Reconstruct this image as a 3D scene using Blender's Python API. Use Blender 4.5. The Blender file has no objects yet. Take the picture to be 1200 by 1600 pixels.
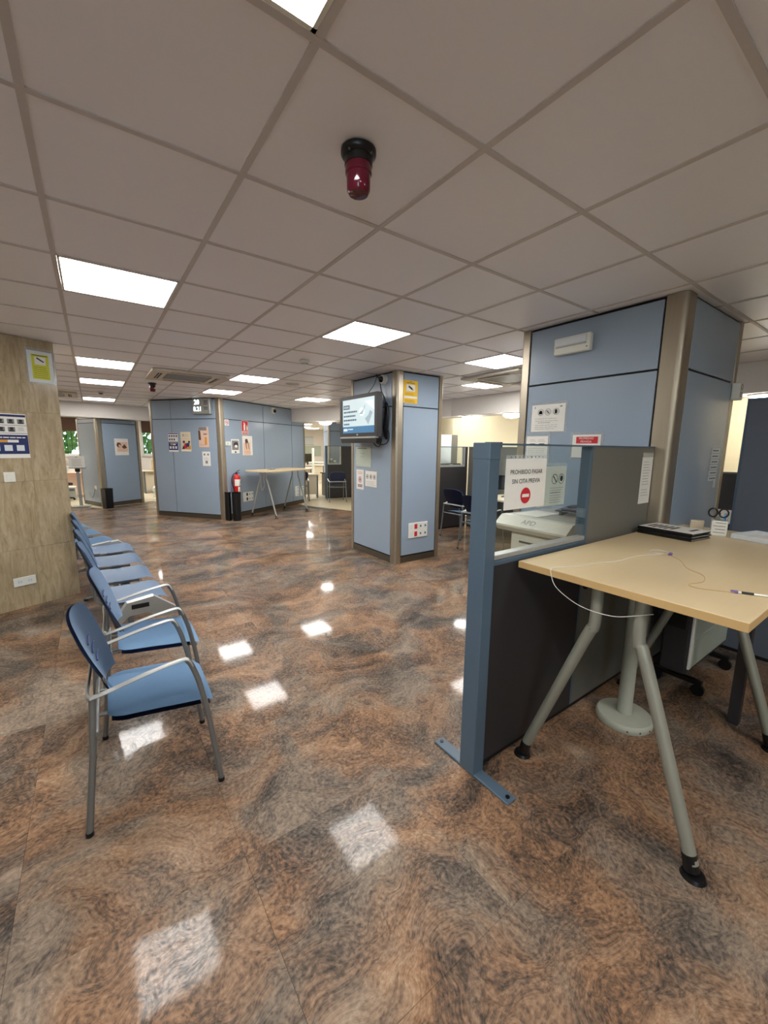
import bpy, bmesh, math, random
from mathutils import Matrix, Vector
random.seed(7)
PI = math.pi
COL = bpy.context.scene.collection
SC = bpy.context.scene

# ------------------------------------------------------------------ camera, world, exposure
CAMH = 1.56; CEIL = 2.52; F = 631.8
cd = bpy.data.cameras.new('camera'); cam = bpy.data.objects.new('camera', cd); COL.objects.link(cam)
cd.sensor_fit = 'HORIZONTAL'; cd.sensor_width = 36.0; cd.lens = 36.0 * F / 1200.0; cd.clip_start = 0.02; cd.clip_end = 200
RW = ((0.81377455, -0.58108433, 0.01058178), (-0.08318987, -0.13448381, -0.98741762), (0.57519599, 0.80265503, -0.15777984))
xr, yd, zf = (Vector(r) for r in RW)
m3 = Matrix((xr, -yd, -zf)).transposed()
cam.matrix_world = Matrix.Translation((0, 0, CAMH)) @ m3.to_4x4()
SC.camera = cam
w = bpy.data.worlds.new('world'); SC.world = w; w.use_nodes = True
bg = w.node_tree.nodes['Background']; bg.inputs[0].default_value = (0.66, 0.84, 1.0, 1); bg.inputs[1].default_value = 3.5
SC.view_settings.view_transform = 'Standard'; SC.view_settings.look = 'None'
SC.view_settings.gamma = 1.0; SC.view_settings.use_curve_mapping = False
SC.view_settings.exposure = 1.1
LED = 14.0          # radiance of the ceiling light panels
DOME = 16.0

# ------------------------------------------------------------------ materials
def s2l(c):
    return tuple(((v / 255.0) / 12.92 if v / 255.0 <= 0.04045 else ((v / 255.0 + 0.055) / 1.055) ** 2.4) for v in c)
MATS = {}
def mat(name, rgb, rough=0.5, metal=0.0, emis=None, alpha=None, spec=0.5, noise=0.0, nscale=30.0, lin=False, trans=0.0, ior=1.45, stretch=None, bump=0.0):
    if name in MATS: return MATS[name]
    m = bpy.data.materials.new(name); m.use_nodes = True; nt = m.node_tree; b = nt.nodes['Principled BSDF']
    c = rgb if lin else s2l(rgb)
    b.inputs['Base Color'].default_value = (*c, 1); b.inputs['Roughness'].default_value = rough
    b.inputs['Metallic'].default_value = metal; b.inputs['Specular IOR Level'].default_value = spec
    b.inputs['IOR'].default_value = ior
    if trans: b.inputs['Transmission Weight'].default_value = trans
    if alpha is not None: b.inputs['Alpha'].default_value = alpha
    if emis:
        b.inputs['Emission Color'].default_value = (*emis[0], 1); b.inputs['Emission Strength'].default_value = emis[1]
    tc = nt.nodes.new('ShaderNodeTexCoord'); mp = nt.nodes.new('ShaderNodeMapping')
    nt.links.new(tc.outputs['Object'], mp.inputs[0])
    if stretch: mp.inputs['Scale'].default_value = stretch
    n = nt.nodes.new('ShaderNodeTexNoise'); n.inputs['Scale'].default_value = nscale; n.inputs['Detail'].default_value = 3
    nt.links.new(mp.outputs[0], n.inputs['Vector'])
    amt = noise if noise else 0.04
    mr = nt.nodes.new('ShaderNodeMapRange'); mr.inputs['To Min'].default_value = 1 - amt; mr.inputs['To Max'].default_value = 1 + amt
    nt.links.new(n.outputs['Fac'], mr.inputs['Value'])
    vm = nt.nodes.new('ShaderNodeVectorMath'); vm.operation = 'SCALE'; vm.inputs[0].default_value = c
    nt.links.new(mr.outputs[0], vm.inputs['Scale']); nt.links.new(vm.outputs[0], b.inputs['Base Color'])
    if bump:
        bp = nt.nodes.new('ShaderNodeBump'); bp.inputs['Strength'].default_value = bump; bp.inputs['Distance'].default_value = 0.002
        nt.links.new(n.outputs['Fac'], bp.inputs['Height']); nt.links.new(bp.outputs[0], b.inputs['Normal'])
    MATS[name] = m; return m
def ramp(nt, stops):
    r = nt.nodes.new('ShaderNodeValToRGB'); e = r.color_ramp.elements
    while len(e) > 1: e.remove(e[-1])
    e[0].position = stops[0][0]; e[0].color = (*s2l(stops[0][1]), 1)
    for p, c in stops[1:]:
        q = e.new(p); q.color = (*s2l(c), 1)
    return r
def granite():
    m = bpy.data.materials.new('polished_granite'); m.use_nodes = True; nt = m.node_tree; N = nt.nodes; K = nt.links.new
    b = N['Principled BSDF']
    geo = N.new('ShaderNodeNewGeometry'); oi = N.new('ShaderNodeObjectInfo')
    def math_(op, a, bb=None):
        x = N.new('ShaderNodeMath'); x.operation = op
        for i, v in enumerate((a, bb)):
            if v is None: continue
            if hasattr(v, 'is_linked') or hasattr(v, 'links'): K(v, x.inputs[i])
            else: x.inputs[i].default_value = v
        return x.outputs[0]
    off = N.new('ShaderNodeVectorMath'); off.operation = 'SCALE'; off.inputs[0].default_value = (0.0, 0.0, 0.22)
    K(oi.outputs['Random'], off.inputs['Scale'])
    add = N.new('ShaderNodeVectorMath'); add.operation = 'ADD'; K(geo.outputs['Position'], add.inputs[0]); K(off.outputs[0], add.inputs[1])
    # large slow warp
    n0 = N.new('ShaderNodeTexNoise'); n0.inputs['Scale'].default_value = 1.5; n0.inputs['Detail'].default_value = 3.5; K(add.outputs[0], n0.inputs['Vector'])
    sub = N.new('ShaderNodeVectorMath'); sub.operation = 'SUBTRACT'; K(n0.outputs['Color'], sub.inputs[0]); sub.inputs[1].default_value = (.5, .5, .5)
    sc = N.new('ShaderNodeVectorMath'); sc.operation = 'SCALE'; sc.inputs['Scale'].default_value = 1.0; K(sub.outputs[0], sc.inputs[0])
    p1 = N.new('ShaderNodeVectorMath'); p1.operation = 'ADD'; K(add.outputs[0], p1.inputs[0]); K(sc.outputs[0], p1.inputs[1])
    mp = N.new('ShaderNodeMapping'); mp.inputs['Rotation'].default_value = (0, 0, 0.9); mp.inputs['Scale'].default_value = (1.8, 3.0, 1.8); K(p1.outputs[0], mp.inputs[0])
    nA = N.new('ShaderNodeTexNoise'); nA.inputs['Scale'].default_value = 1.15; nA.inputs['Detail'].default_value = 5; nA.inputs['Roughness'].default_value = 0.62; K(mp.outputs[0], nA.inputs['Vector'])
    # fine grain following the warp
    mp2 = N.new('ShaderNodeMapping'); mp2.inputs['Rotation'].default_value = (0, 0, 0.9); mp2.inputs['Scale'].default_value = (26.0, 62.0, 26.0); K(p1.outputs[0], mp2.inputs[0])
    nB = N.new('ShaderNodeTexNoise'); nB.inputs['Scale'].default_value = 1.6; nB.inputs['Detail'].default_value = 6; nB.inputs['Roughness'].default_value = 0.75; K(mp2.outputs[0], nB.inputs['Vector'])
    nC = N.new('ShaderNodeTexNoise'); nC.inputs['Scale'].default_value = 2.2; nC.inputs['Detail'].default_value = 3; K(p1.outputs[0], nC.inputs['Vector'])
    nE = N.new('ShaderNodeTexNoise'); nE.inputs['Scale'].default_value = 70; nE.inputs['Detail'].default_value = 2; K(add.outputs[0], nE.inputs['Vector'])
    f = math_('ADD', math_('MULTIPLY', nA.outputs['Fac'], 0.60), math_('MULTIPLY', nB.outputs['Fac'], 0.48))
    f = math_('ADD', f, math_('MULTIPLY', nE.outputs['Fac'], 0.26))
    f = math_('SUBTRACT', f, 0.16)
    r1 = ramp(nt, [(0.36, (50, 45, 41)), (0.45, (96, 79, 66)), (0.51, (130, 100, 77)), (0.58, (150, 118, 92)), (0.68, (174, 147, 121))])
    K(f, r1.inputs[0])
    r2 = ramp(nt, [(0.34, (50, 48, 46)), (0.44, (84, 77, 71)), (0.51, (113, 101, 90)), (0.59, (137, 121, 106)), (0.70, (164, 146, 128))])
    K(f, r2.inputs[0])
    mx = N.new('ShaderNodeMix'); mx.data_type = 'RGBA'
    mrr = N.new('ShaderNodeMapRange'); mrr.inputs['From Min'].default_value = 0.42; mrr.inputs['From Max'].default_value = 0.60; K(nC.outputs['Fac'], mrr.inputs['Value'])
    K(mrr.outputs[0], mx.inputs[0]); K(r1.outputs[0], mx.inputs[6]); K(r2.outputs[0], mx.inputs[7])
    # thin dark veins
    nD = N.new('ShaderNodeTexNoise'); nD.inputs['Scale'].default_value = 2.6; nD.inputs['Detail'].default_value = 4; nD.inputs['Distortion'].default_value = 0.6; K(mp.outputs[0], nD.inputs['Vector'])
    v = math_('ABSOLUTE', math_('SUBTRACT', nD.outputs['Fac'], 0.5))
    vr = N.new('ShaderNodeMapRange'); vr.inputs['From Min'].default_value = 0.0; vr.inputs['From Max'].default_value = 0.022; vr.inputs['To Min'].default_value = 0.72; vr.inputs['To Max'].default_value = 1.0; K(v, vr.inputs['Value'])
    ms = N.new('ShaderNodeVectorMath'); ms.operation = 'SCALE'; K(mx.outputs[2], ms.inputs[0]); K(vr.outputs[0], ms.inputs['Scale'])
    K(ms.outputs[0], b.inputs['Base Color'])
    rm = N.new('ShaderNodeMapRange'); rm.inputs['From Min'].default_value = .35; rm.inputs['From Max'].default_value = .65; rm.inputs['To Min'].default_value = 0.03; rm.inputs['To Max'].default_value = 0.10; K(nB.outputs['Fac'], rm.inputs['Value']); K(rm.outputs[0], b.inputs['Roughness'])
    sp = N.new('ShaderNodeMapRange'); sp.inputs['From Min'].default_value = .38; sp.inputs['From Max'].default_value = .62; sp.inputs['To Min'].default_value = 0.05; sp.inputs['To Max'].default_value = 0.19; K(nB.outputs['Fac'], sp.inputs['Value']); K(sp.outputs[0], b.inputs['Specular IOR Level'])
    b.inputs['IOR'].default_value = 1.45
    b.inputs['Coat Weight'].default_value = 0.30; b.inputs['Coat Roughness'].default_value = 0.38; b.inputs['Coat IOR'].default_value = 1.4
    MATS['granite'] = m; return m
def travertine():
    m = bpy.data.materials.new('travertine'); m.use_nodes = True; nt = m.node_tree; N = nt.nodes; K = nt.links.new
    b = N['Principled BSDF']; geo = N.new('ShaderNodeNewGeometry'); oi = N.new('ShaderNodeObjectInfo')
    off = N.new('ShaderNodeVectorMath'); off.operation = 'SCALE'; off.inputs[0].default_value = (3.0, 5.0, 2.0); K(oi.outputs['Random'], off.inputs['Scale'])
    add = N.new('ShaderNodeVectorMath'); add.operation = 'ADD'; K(geo.outputs['Position'], add.inputs[0]); K(off.outputs[0], add.inputs[1])
    mp = N.new('ShaderNodeMapping'); mp.inputs['Scale'].default_value = (13, 13, 2.0); K(add.outputs[0], mp.inputs[0])
    n = N.new('ShaderNodeTexNoise'); n.inputs['Scale'].default_value = 1.8; n.inputs['Detail'].default_value = 9; n.inputs['Roughness'].default_value = 0.8; n.inputs['Distortion'].default_value = 0.9; K(mp.outputs[0], n.inputs['Vector'])
    r = ramp(nt, [(0.28, (128, 110, 84)), (0.43, (162, 144, 114)), (0.52, (176, 158, 128)), (0.62, (186, 170, 142)), (0.75, (164, 144, 114))])
    K(n.outputs['Fac'], r.inputs[0]); K(r.outputs[0], b.inputs['Base Color'])
    b.inputs['Roughness'].default_value = 0.16
    MATS['travertine'] = m; return m
granite(); travertine()
M = MATS
mat('ceiling_tile', (244, 242, 246), 0.42, nscale=60, noise=0.015)
mat('grid', (204, 197, 194), 0.6)
mat('plaster', (236, 230, 224), 0.9)
mat('cream', (222, 212, 182), 0.9)
mat('dark_back', (90, 86, 80), 0.9)
mat('blue_panel', (148, 164, 182), 0.30, noise=0.02, nscale=4)
mat('blue_dark', (84, 104, 124), 0.35)
mat('post_blue', (80, 98, 114), 0.4)
mat('steel', (170, 160, 144), 0.42, metal=0.85, stretch=(60, 60, 1), nscale=3, noise=0.08)
mat('plinth', (96, 88, 78), 0.35, metal=0.6)
mat('black_gap', (12, 12, 14), 0.6)
mat('charcoal', (50, 48, 50), 0.5)
mat('grey_panel', (112, 110, 103), 0.45)
mat('slate_panel', (98, 104, 116), 0.55)
mat('chair_blue', (130, 156, 188), 0.42, nscale=90, noise=0.03)
mat('fabric_blue', (112, 148, 184), 0.8, nscale=300, noise=0.12, bump=0.3)
mat('navy', (28, 36, 66), 0.4)
mat('silver', (128, 130, 130), 0.38, metal=0.55)
mat('silver_light', (172, 174, 172), 0.38, metal=0.4)
mat('black_plastic', (18, 18, 20), 0.35)
mat('black_gloss', (8, 8, 10), 0.12)
mat('white_plastic', (228, 228, 218), 0.4)
mat('paper', (232, 230, 224), 0.7)
mat('paper_cool', (216, 222, 226), 0.6)
mat('ink', (45, 45, 48), 0.7)
mat('ink_grey', (130, 130, 132), 0.7)
mat('ink_navy', (30, 44, 96), 0.6)
mat('ink_red', (200, 40, 52), 0.6)
mat('ink_yellow', (238, 190, 40), 0.6)
mat('ink_lime', (206, 208, 70), 0.6)
mat('ink_peach', (226, 190, 168), 0.6)
mat('ink_brown', (92, 66, 54), 0.7)
mat('ink_orange', (214, 150, 50), 0.6)
mat('sleeve', (206, 214, 218), 0.12, alpha=0.3)
mat('tape', (220, 220, 206), 0.2, alpha=0.5)
mat('maple', (212, 190, 150), 0.35, nscale=5, stretch=(1, 9, 1), noise=0.03)
mat('maple_edge', (198, 164, 112), 0.45)
mat('leg_grey', (150, 150, 138), 0.4, metal=0.3, noise=0.06, nscale=8)
mat('stone_base', (176, 178, 164), 0.5, noise=0.08, nscale=20)
mat('beige', (222, 208, 182), 0.6)
mat('beige_floor', (214, 202, 172), 0.35)
mat('fascia', (208, 200, 186), 0.6)
mat('pale_green', (186, 196, 182), 0.4)
mat('grey_soft', (168, 170, 164), 0.4)
mat('kiosk', (218, 216, 204), 0.35)
mat('red_paint', (206, 40, 34), 0.25)
mat('siren_red', (84, 16, 34), 0.08, ior=1.45, spec=0.6)
mat('brown_blind', (84, 62, 50), 0.8)
mat('iron', (20, 22, 24), 0.5)
mat('leaf', (150, 205, 110), 0.7, noise=0.4, nscale=8)
mat('street', (150, 150, 148), 0.9)
mat('cardboard', (206, 176, 124), 0.8)
mat('screen', (190, 214, 220), 0.3, emis=(s2l((196, 208, 212)), 0.30))
mat('screen_blue', (60, 110, 150), 0.3, emis=(s2l((64, 120, 160)), 0.28))
mat('screen_dark', (84, 104, 124), 0.3, emis=(s2l((50, 74, 98)), 0.2))
mat('screen_light', (225, 232, 234), 0.3, emis=(s2l((222, 232, 236)), 0.35))
mat('screen_grey', (150, 170, 180), 0.3, emis=(s2l((150, 172, 182)), 0.28))
mat('led_digit', (240, 246, 255), 0.4, emis=((0.8, 0.93, 1.0), 1.1))
mat('led', (255, 252, 248), 0.5, emis=((1.0, 0.985, 0.955), LED))
mat('dome_glow', (255, 252, 244), 0.5, emis=((1.0, 0.96, 0.9), DOME))
def thin_glass(name, tint, refl=0.10):
    m = bpy.data.materials.new(name); m.use_nodes = True; nt = m.node_tree; N = nt.nodes; K = nt.links.new
    N.remove(N['Principled BSDF']); out = N['Material Output']
    tr = N.new('ShaderNodeBsdfTransparent'); tr.inputs[0].default_value = (*tint, 1); gl = N.new('ShaderNodeBsdfGlossy'); gl.inputs['Roughness'].default_value = 0.01
    lw = N.new('ShaderNodeLayerWeight'); lw.inputs['Blend'].default_value = .5; pw = N.new('ShaderNodeMath'); pw.operation = 'POWER'; pw.inputs[1].default_value = 4.0; K(lw.outputs['Facing'], pw.inputs[0])
    ma = N.new('ShaderNodeMath'); ma.operation = 'MULTIPLY_ADD'; ma.inputs[1].default_value = .8; ma.inputs[2].default_value = .06; K(pw.outputs[0], ma.inputs[0]); mx = N.new('ShaderNodeMixShader')
    K(ma.outputs[0], mx.inputs[0]); K(tr.outputs[0], mx.inputs[1]); K(gl.outputs[0], mx.inputs[2]); K(mx.outputs[0], out.inputs[0]); MATS[name] = m
thin_glass('glass', (0.93, 0.965, 0.955)); thin_glass('window_glass', (0.96, 0.98, 0.98))
mat('cable_white', (222, 220, 212), 0.5)
mat('purple', (110, 90, 150), 0.4)

# ------------------------------------------------------------------ mesh helpers
class MB:
    def __init__(self, M4=None):
        self.bm = bmesh.new(); self.T = M4 or Matrix()
    def _t(self, vs, R=None):
        for v in vs: v.co = self.T @ ((R @ v.co) if R else v.co)
    def box(self, c, s, R=None, bev=0.0, seg=1):
        g = bmesh.ops.create_cube(self.bm, size=1.0); vs = g['verts']
        for v in vs: v.co = Vector((v.co.x * s[0], v.co.y * s[1], v.co.z * s[2]))
        if bev > 0:
            es = list({e for v in vs for e in v.link_edges})
            r = bmesh.ops.bevel(self.bm, geom=es, offset=bev, segments=seg, affect='EDGES', profile=0.5)
            vs = list({v for f in r['faces'] for v in f.verts} | {v for v in vs if v.is_valid})
        X = Matrix.Translation(c) @ (R.to_4x4() if R else Matrix())
        self._t(vs, X); return self
    def b2(self, x0, x1, y0, y1, z0, z1, bev=0.0, seg=1):
        return self.box(((x0 + x1) / 2, (y0 + y1) / 2, (z0 + z1) / 2), (abs(x1 - x0), abs(y1 - y0), abs(z1 - z0)), bev=bev, seg=seg)
    def cone(self, p0, p1, r0, r1=None, seg=16, cap=True):
        p0 = Vector(p0); p1 = Vector(p1); r1 = r0 if r1 is None else r1; d = p1 - p0
        g = bmesh.ops.create_cone(self.bm, cap_ends=cap, cap_tris=False, segments=seg, radius1=r0, radius2=r1, depth=d.length)
        X = Matrix.Translation((p0 + p1) / 2) @ d.to_track_quat('Z', 'Y').to_matrix().to_4x4()
        self._t(g['verts'], X); return self
    def tube(self, pts, r, seg=10, sx=1.0, closed=False, up=None):
        pts = [Vector(p) for p in pts]; n = len(pts); rings = []
        rr = r if isinstance(r, (list, tuple)) else [r] * n
        prev = None
        for i, p in enumerate(pts):
            if closed: t = (pts[(i + 1) % n] - pts[i - 1])
            else: t = pts[min(i + 1, n - 1)] - pts[max(i - 1, 0)]
            t.normalize()
            if up is not None: a = Vector(up) - t * t.dot(Vector(up))
            elif prev is None:
                a = Vector((0, 0, 1)) if abs(t.z) < 0.9 else Vector((1, 0, 0)); a = a - t * t.dot(a)
            else: a = prev - t * t.dot(prev)
            a.normalize(); prev = a; b = t.cross(a)
            rings.append([self.bm.verts.new(self.T @ (p + a * math.cos(2 * PI * k / seg) * rr[i] + b * math.sin(2 * PI * k / seg) * rr[i] * sx)) for k in range(seg)])
        for i in range(n if closed else n - 1):
            A = rings[i]; B = rings[(i + 1) % n]
            for k in range(seg): self.bm.faces.new((A[k], A[(k + 1) % seg], B[(k + 1) % seg], B[k]))
        if not closed:
            self.bm.faces.new(rings[0][::-1]); self.bm.faces.new(rings[-1])
        return self
    def prism(self, poly, z0, z1):
        a = [self.bm.verts.new(self.T @ Vector((x, y, z0))) for x, y in poly]; b = [self.bm.verts.new(self.T @ Vector((x, y, z1))) for x, y in poly]
        n = len(poly); self.bm.faces.new(a[::-1]); self.bm.faces.new(b)
        for i in range(n): self.bm.faces.new((a[i], a[(i + 1) % n], b[(i + 1) % n], b[i]))
        return self
    def slab(self, poly, y0, y1):           # outline in x,z extruded in y
        a = [self.bm.verts.new(self.T @ Vector((x, y0, z))) for x, z in poly]; b = [self.bm.verts.new(self.T @ Vector((x, y1, z))) for x, z in poly]
        n = len(poly); self.bm.faces.new(a); self.bm.faces.new(b[::-1])
        for i in range(n): self.bm.faces.new((a[i], b[i], b[(i + 1) % n], a[(i + 1) % n]))
        return self
    def lathe(self, prof, c=(0, 0, 0), seg=24):
        c = Vector(c); rings = []
        for r, z in prof:
            if r < 1e-5: rings.append([self.bm.verts.new(self.T @ (c + Vector((0, 0, z))))])
            else: rings.append([self.bm.verts.new(self.T @ (c + Vector((r * math.cos(2 * PI * k / seg), r * math.sin(2 * PI * k / seg), z)))) for k in range(seg)])
        for A, B in zip(rings, rings[1:]):
            for k in range(seg):
                k2 = (k + 1) % seg
                if len(A) == 1 and len(B) == 1: continue
                if len(A) == 1: self.bm.faces.new((A[0], B[k2], B[k]))
                elif len(B) == 1: self.bm.faces.new((A[k], A[k2], B[0]))
                else: self.bm.faces.new((A[k], A[k2], B[k2], B[k]))
        return self
    def grid(self, fn, nu, nv, thick=0.0):      # fn(u,v)->(x,y,z); closed solid if thick (offset vector fn)
        V = [[self.bm.verts.new(self.T @ Vector(fn(i / nu, j / nv))) for j in range(nv + 1)] for i in range(nu + 1)]
        fs = [self.bm.faces.new((V[i][j], V[i + 1][j], V[i + 1][j + 1], V[i][j + 1])) for i in range(nu) for j in range(nv)]
        if thick:
            bmesh.ops.solidify(self.bm, geom=fs, thickness=thick)
        return self
    def text(self, s, size, at=(0, 0), y=0.0, align='CENTER', depth=0.0005, bold=0.0):
        cu = bpy.data.curves.new('t', 'FONT'); cu.body = s; cu.size = size; cu.align_x = align; cu.align_y = 'CENTER'; cu.resolution_u = 3
        if bold: cu.offset = bold * size
        o = bpy.data.objects.new('t', cu); me = bpy.data.meshes.new_from_object(o)
        n0 = len(self.bm.verts); self.bm.from_mesh(me); self.bm.verts.ensure_lookup_table()
        for v in self.bm.verts[n0:]: v.co = self.T @ Vector((at[0] + v.co.x, y, at[1] + v.co.y))
        bpy.data.objects.remove(o); bpy.data.curves.remove(cu); bpy.data.meshes.remove(me); return self
    def build(self, name, m, parent=None, smooth=False, loc=None, rz=None):
        bmesh.ops.recalc_face_normals(self.bm, faces=self.bm.faces)
        me = bpy.data.meshes.new(name); self.bm.to_mesh(me); self.bm.free()
        me.materials.append(M[m] if isinstance(m, str) else m)
        if smooth:
            for p in me.polygons: p.use_smooth = True
            me.set_sharp_from_angle(angle=math.radians(40))
        o = bpy.data.objects.new(name, me); COL.objects.link(o)
        if parent: o.parent = parent
        if loc: o.location = loc
        if rz is not None: o.rotation_euler = (0, 0, rz)
        return o
def tag(o, label=None, cat=None, group=None, kind=None):
    if label: o['label'] = label
    if cat: o['category'] = cat
    if group: o['group'] = group
    if kind: o['kind'] = kind
    return o
def thing(name, label, cat, loc=(0, 0, 0), rz=0.0, group=None):
    o = bpy.data.objects.new(name, None); COL.objects.link(o); o.empty_display_size = 0.1
    o.location = loc; o.rotation_euler = (0, 0, rz); return tag(o, label, cat, group)
def struct(name, mb, m, parent=None, **k):
    o = mb.build(name, m, parent, **k)
    if not parent: o['kind'] = 'structure'
    return o
def kids(o): return [c for c in bpy.data.objects if c.parent == o]
CH = {}
def copy_tree(o, loc=None, rz=None, label=None, group=None, parent=None, ch=None):
    c = o.copy(); COL.objects.link(c)
    if parent: c.parent = parent
    if loc is not None: c.location = loc
    if rz is not None: c.rotation_euler = (0, 0, rz)
    if label: c['label'] = label
    if group: c['group'] = group
    for k in kids(o): copy_tree(k, parent=c)
    return c
def proj(p):
    v = Vector(p) - Vector((0, 0, CAMH)); z = v.dot(zf)
    if z < 0.05: return None
    return (600 + F * v.dot(xr) / z, 800 + F * v.dot(yd) / z)
def inview(pts, mgn=30):
    q = [proj(p) for p in pts]
    q = [a for a in q if a]
    if not q: return False
    return max(a[0] for a in q) > -mgn and min(a[0] for a in q) < 1200 + mgn and max(a[1] for a in q) > -mgn and min(a[1] for a in q) < 1600 + mgn
def onseg(P, Q, s, off=0.0, z=0.0):
    P = Vector((P[0], P[1])); Q = Vector((Q[0], Q[1])); d = (Q - P).normalized(); n = Vector((d.y, -d.x))
    r = P + d * s + n * off; return (r.x, r.y, z)
def ang(P, Q): return math.atan2(Q[1] - P[1], Q[0] - P[0])

# ------------------------------------------------------------------ floor
GX0 = 0.5214; GY0 = 1.0226; T = 0.6
def hall(x, y):          # inside the main hall's high ceiling
    if x > 5.93 or x < -4.6 or y < -4.0: return False
    if (x - 4.298) * 4.18 + (y - 10.183) * 1.63 > 0: return False
    if y > 11.98 + 0.207 * x: return False
    return True
floor = struct('floor', MB().b2(-6, 16, -4.5, 28, -0.12, -0.012), 'dark_back')
bpy.context.view_layer.update()
SX, SY = 0.69, 0.70; fx0 = -0.34; fy0 = 0.68
me_t = None; extra = MB(); cnt = 0
cells = []
for i in range(-7, 11):
    for j in range(-7, 19):
        x = fx0 + i * SX; y = fy0 + j * SY
        if x > 6.6 or y > 13.5 or x < -5 or y < -4.4: continue
        cells.append((x, y))
def floor_ok(x, y):
    cx, cy = x + SX / 2, y + SY / 2
    if (cx - 4.60) * 4.18 + (cy - 9.80) * 1.63 > 0.35 and cy > 6.5: return False
    if cx > 6.1 and cy > 6.5: return False
    if cy > 12.75 + 0.2 * cx and cx < 0: return False
    return True
for x, y in cells:
    if not floor_ok(x, y): continue
    vis = inview([(x, y, 0), (x + SX, y, 0), (x, y + SY, 0), (x + SX, y + SY, 0)], 0) and y > 0 and cnt < 300
    if vis:
        if me_t is None:
            o = MB().b2(0.0005, SX - 0.0005, 0.0005, SY - 0.0005, -0.012, 0.0).build('floor_slab', 'granite', floor); me_t = o.data
        else:
            o = bpy.data.objects.new('floor_slab', me_t); COL.objects.link(o); o.parent = floor
        o.location = (x, y, 0); cnt += 1
    else:
        extra.b2(x + .0005, x + SX - .0005, y + .0005, y + SY - .0005, -0.012, 0.0)
o = extra.build('outer_slabs', 'granite', floor); o['kind'] = 'stuff'
# pale floor of the offices beyond the hall
MB().prism([(4.52, 9.98), (5.12, 8.45), (6.15, 6.45), (16, 6.45), (16, 28), (1, 28), (1, 17.2), (4.3, 11.5)], -0.011, 0.004).build('office_flooring', 'beige_floor', floor)
MB().prism([(-6, 13.3), (-0.56, 13.0), (0.06, 12.1), (1.3, 12.95), (1.6, 11.4), (4.4, 11.3), (1.2, 17.2), (-6, 17.2)], -0.011, 0.004).build('office_flooring', 'beige_floor', floor)

# ------------------------------------------------------------------ ceiling
LIGHTS = {(-1, -1), (-1, 3), (-1, 8), (-1, 11), (-1, 16), (2, 3), (2, 8), (2, 11), (5, 3), (5, 11), (7, 5), (-4, 3), (-1, -4), (2, -4)}
NOTILE = set()
ceiling = struct('ceiling', MB().b2(-6, 16, -4.5, 28, CEIL + 0.03, CEIL + 0.15), 'plaster')
me_t = None; extra = MB(); cnt = 0
for i in range(-8, 9):
    for j in range(-8, 19):
        x = GX0 + i * T; y = GY0 + j * T
        if not hall(x + T / 2, y + T / 2) and not hall(x + .1, y + .1): continue
        if (i, j) in LIGHTS: continue
        vis = inview([(x, y, CEIL), (x + T, y, CEIL), (x, y + T, CEIL), (x + T, y + T, CEIL)], 0) and cnt < 300
        if vis:
            if me_t is None:
                o = MB().b2(0.004, T - 0.004, 0.004, T - 0.004, 0.004, 0.016, bev=0.002).build('ceiling_tile', 'ceiling_tile', ceiling); me_t = o.data
            else:
                o = bpy.data.objects.new('ceiling_tile', me_t); COL.objects.link(o); o.parent = ceiling
            o.location = (x, y, CEIL); cnt += 1
        else: extra.b2(x + .004, x + T - .004, y + .004, y + T - .004, CEIL + .004, CEIL + .016)
o = extra.build('outer_tiles', 'ceiling_tile', ceiling); o['kind'] = 'stuff'
def clipseg(fn, a, b, n=400):
    on = [a + (b - a) * k / n for k in range(n + 1) if fn(a + (b - a) * k / n)]
    return (min(on), max(on)) if on else None
for i in range(-8, 10):
    x = GX0 + i * T
    s = clipseg(lambda y: hall(min(x, 5.92), y), -4.0, 14.0)
    if s and s[1] - s[0] > .3 and x < 5.95: MB().b2(x - .011, x + .011, s[0], s[1], CEIL, CEIL + .006).build('grid_rail', 'grid', ceiling)
for j in range(-8, 19):
    y = GY0 + j * T
    s = clipseg(lambda x: hall(x, y), -4.6, 6.0)
    if s and s[1] - s[0] > .3: MB().b2(s[0], s[1], y - .0105, y + .0105, CEIL - .0005, CEIL + .0055).build('grid_rail', 'grid', ceiling)

def panel_light(x, y, label, group='square ceiling light panels', z=CEIL, w=T, h=T, nm='ceiling_light'):
    t = thing(nm, label, 'ceiling light', (x + w / 2, y + h / 2, z), 0, group)
    m = MB(); hw, hh = w / 2 - .012, h / 2 - .012
    for (a, b, c, d) in ((-hw, hw, -hh, -hh + .012), (-hw, hw, hh - .012, hh), (-hw, -hw + .012, -hh, hh), (hw - .012, hw, -hh, hh)): m.b2(a, b, c, d, -0.001, .012)
    m.build('frame', 'white_plastic', t)
    MB().b2(-hw + .012, hw - .012, -hh + .012, hh - .012, .002, .01).build('diffuser', 'led', t)
    return t
LL = {(-1, -1): 'square lit ceiling panel cut by the top edge, nearest the viewer', (-1, 3): 'large lit ceiling panel over the left side, above the marble pier',
      (-1, 8): 'lit ceiling panel in the left row, next beyond the large one by the marble pier', (-1, 11): 'lit ceiling panel in the left row, second beyond the large one',
      (-1, 16): 'smallest lit ceiling panel in the left row, just before the far white beam', (2, 3): 'large lit ceiling panel in the middle, left of the near blue column',
      (2, 8): 'lit ceiling panel right of the ceiling air unit, nearer of two', (2, 11): 'lit ceiling panel just in front of the blue enclosure corner',
      (5, 3): 'lit ceiling panel beside the near blue column, larger of two there', (5, 11): 'lit ceiling panel partly hidden behind the wall television',
      (7, 5): 'lit ceiling panel between the two blue columns, in front of the white beam'}
for (i, j) in sorted(LIGHTS):
    x = GX0 + i * T; y = GY0 + j * T
    panel_light(x, y, LL.get((i, j), 'square lit ceiling panel outside the picture'))

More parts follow.
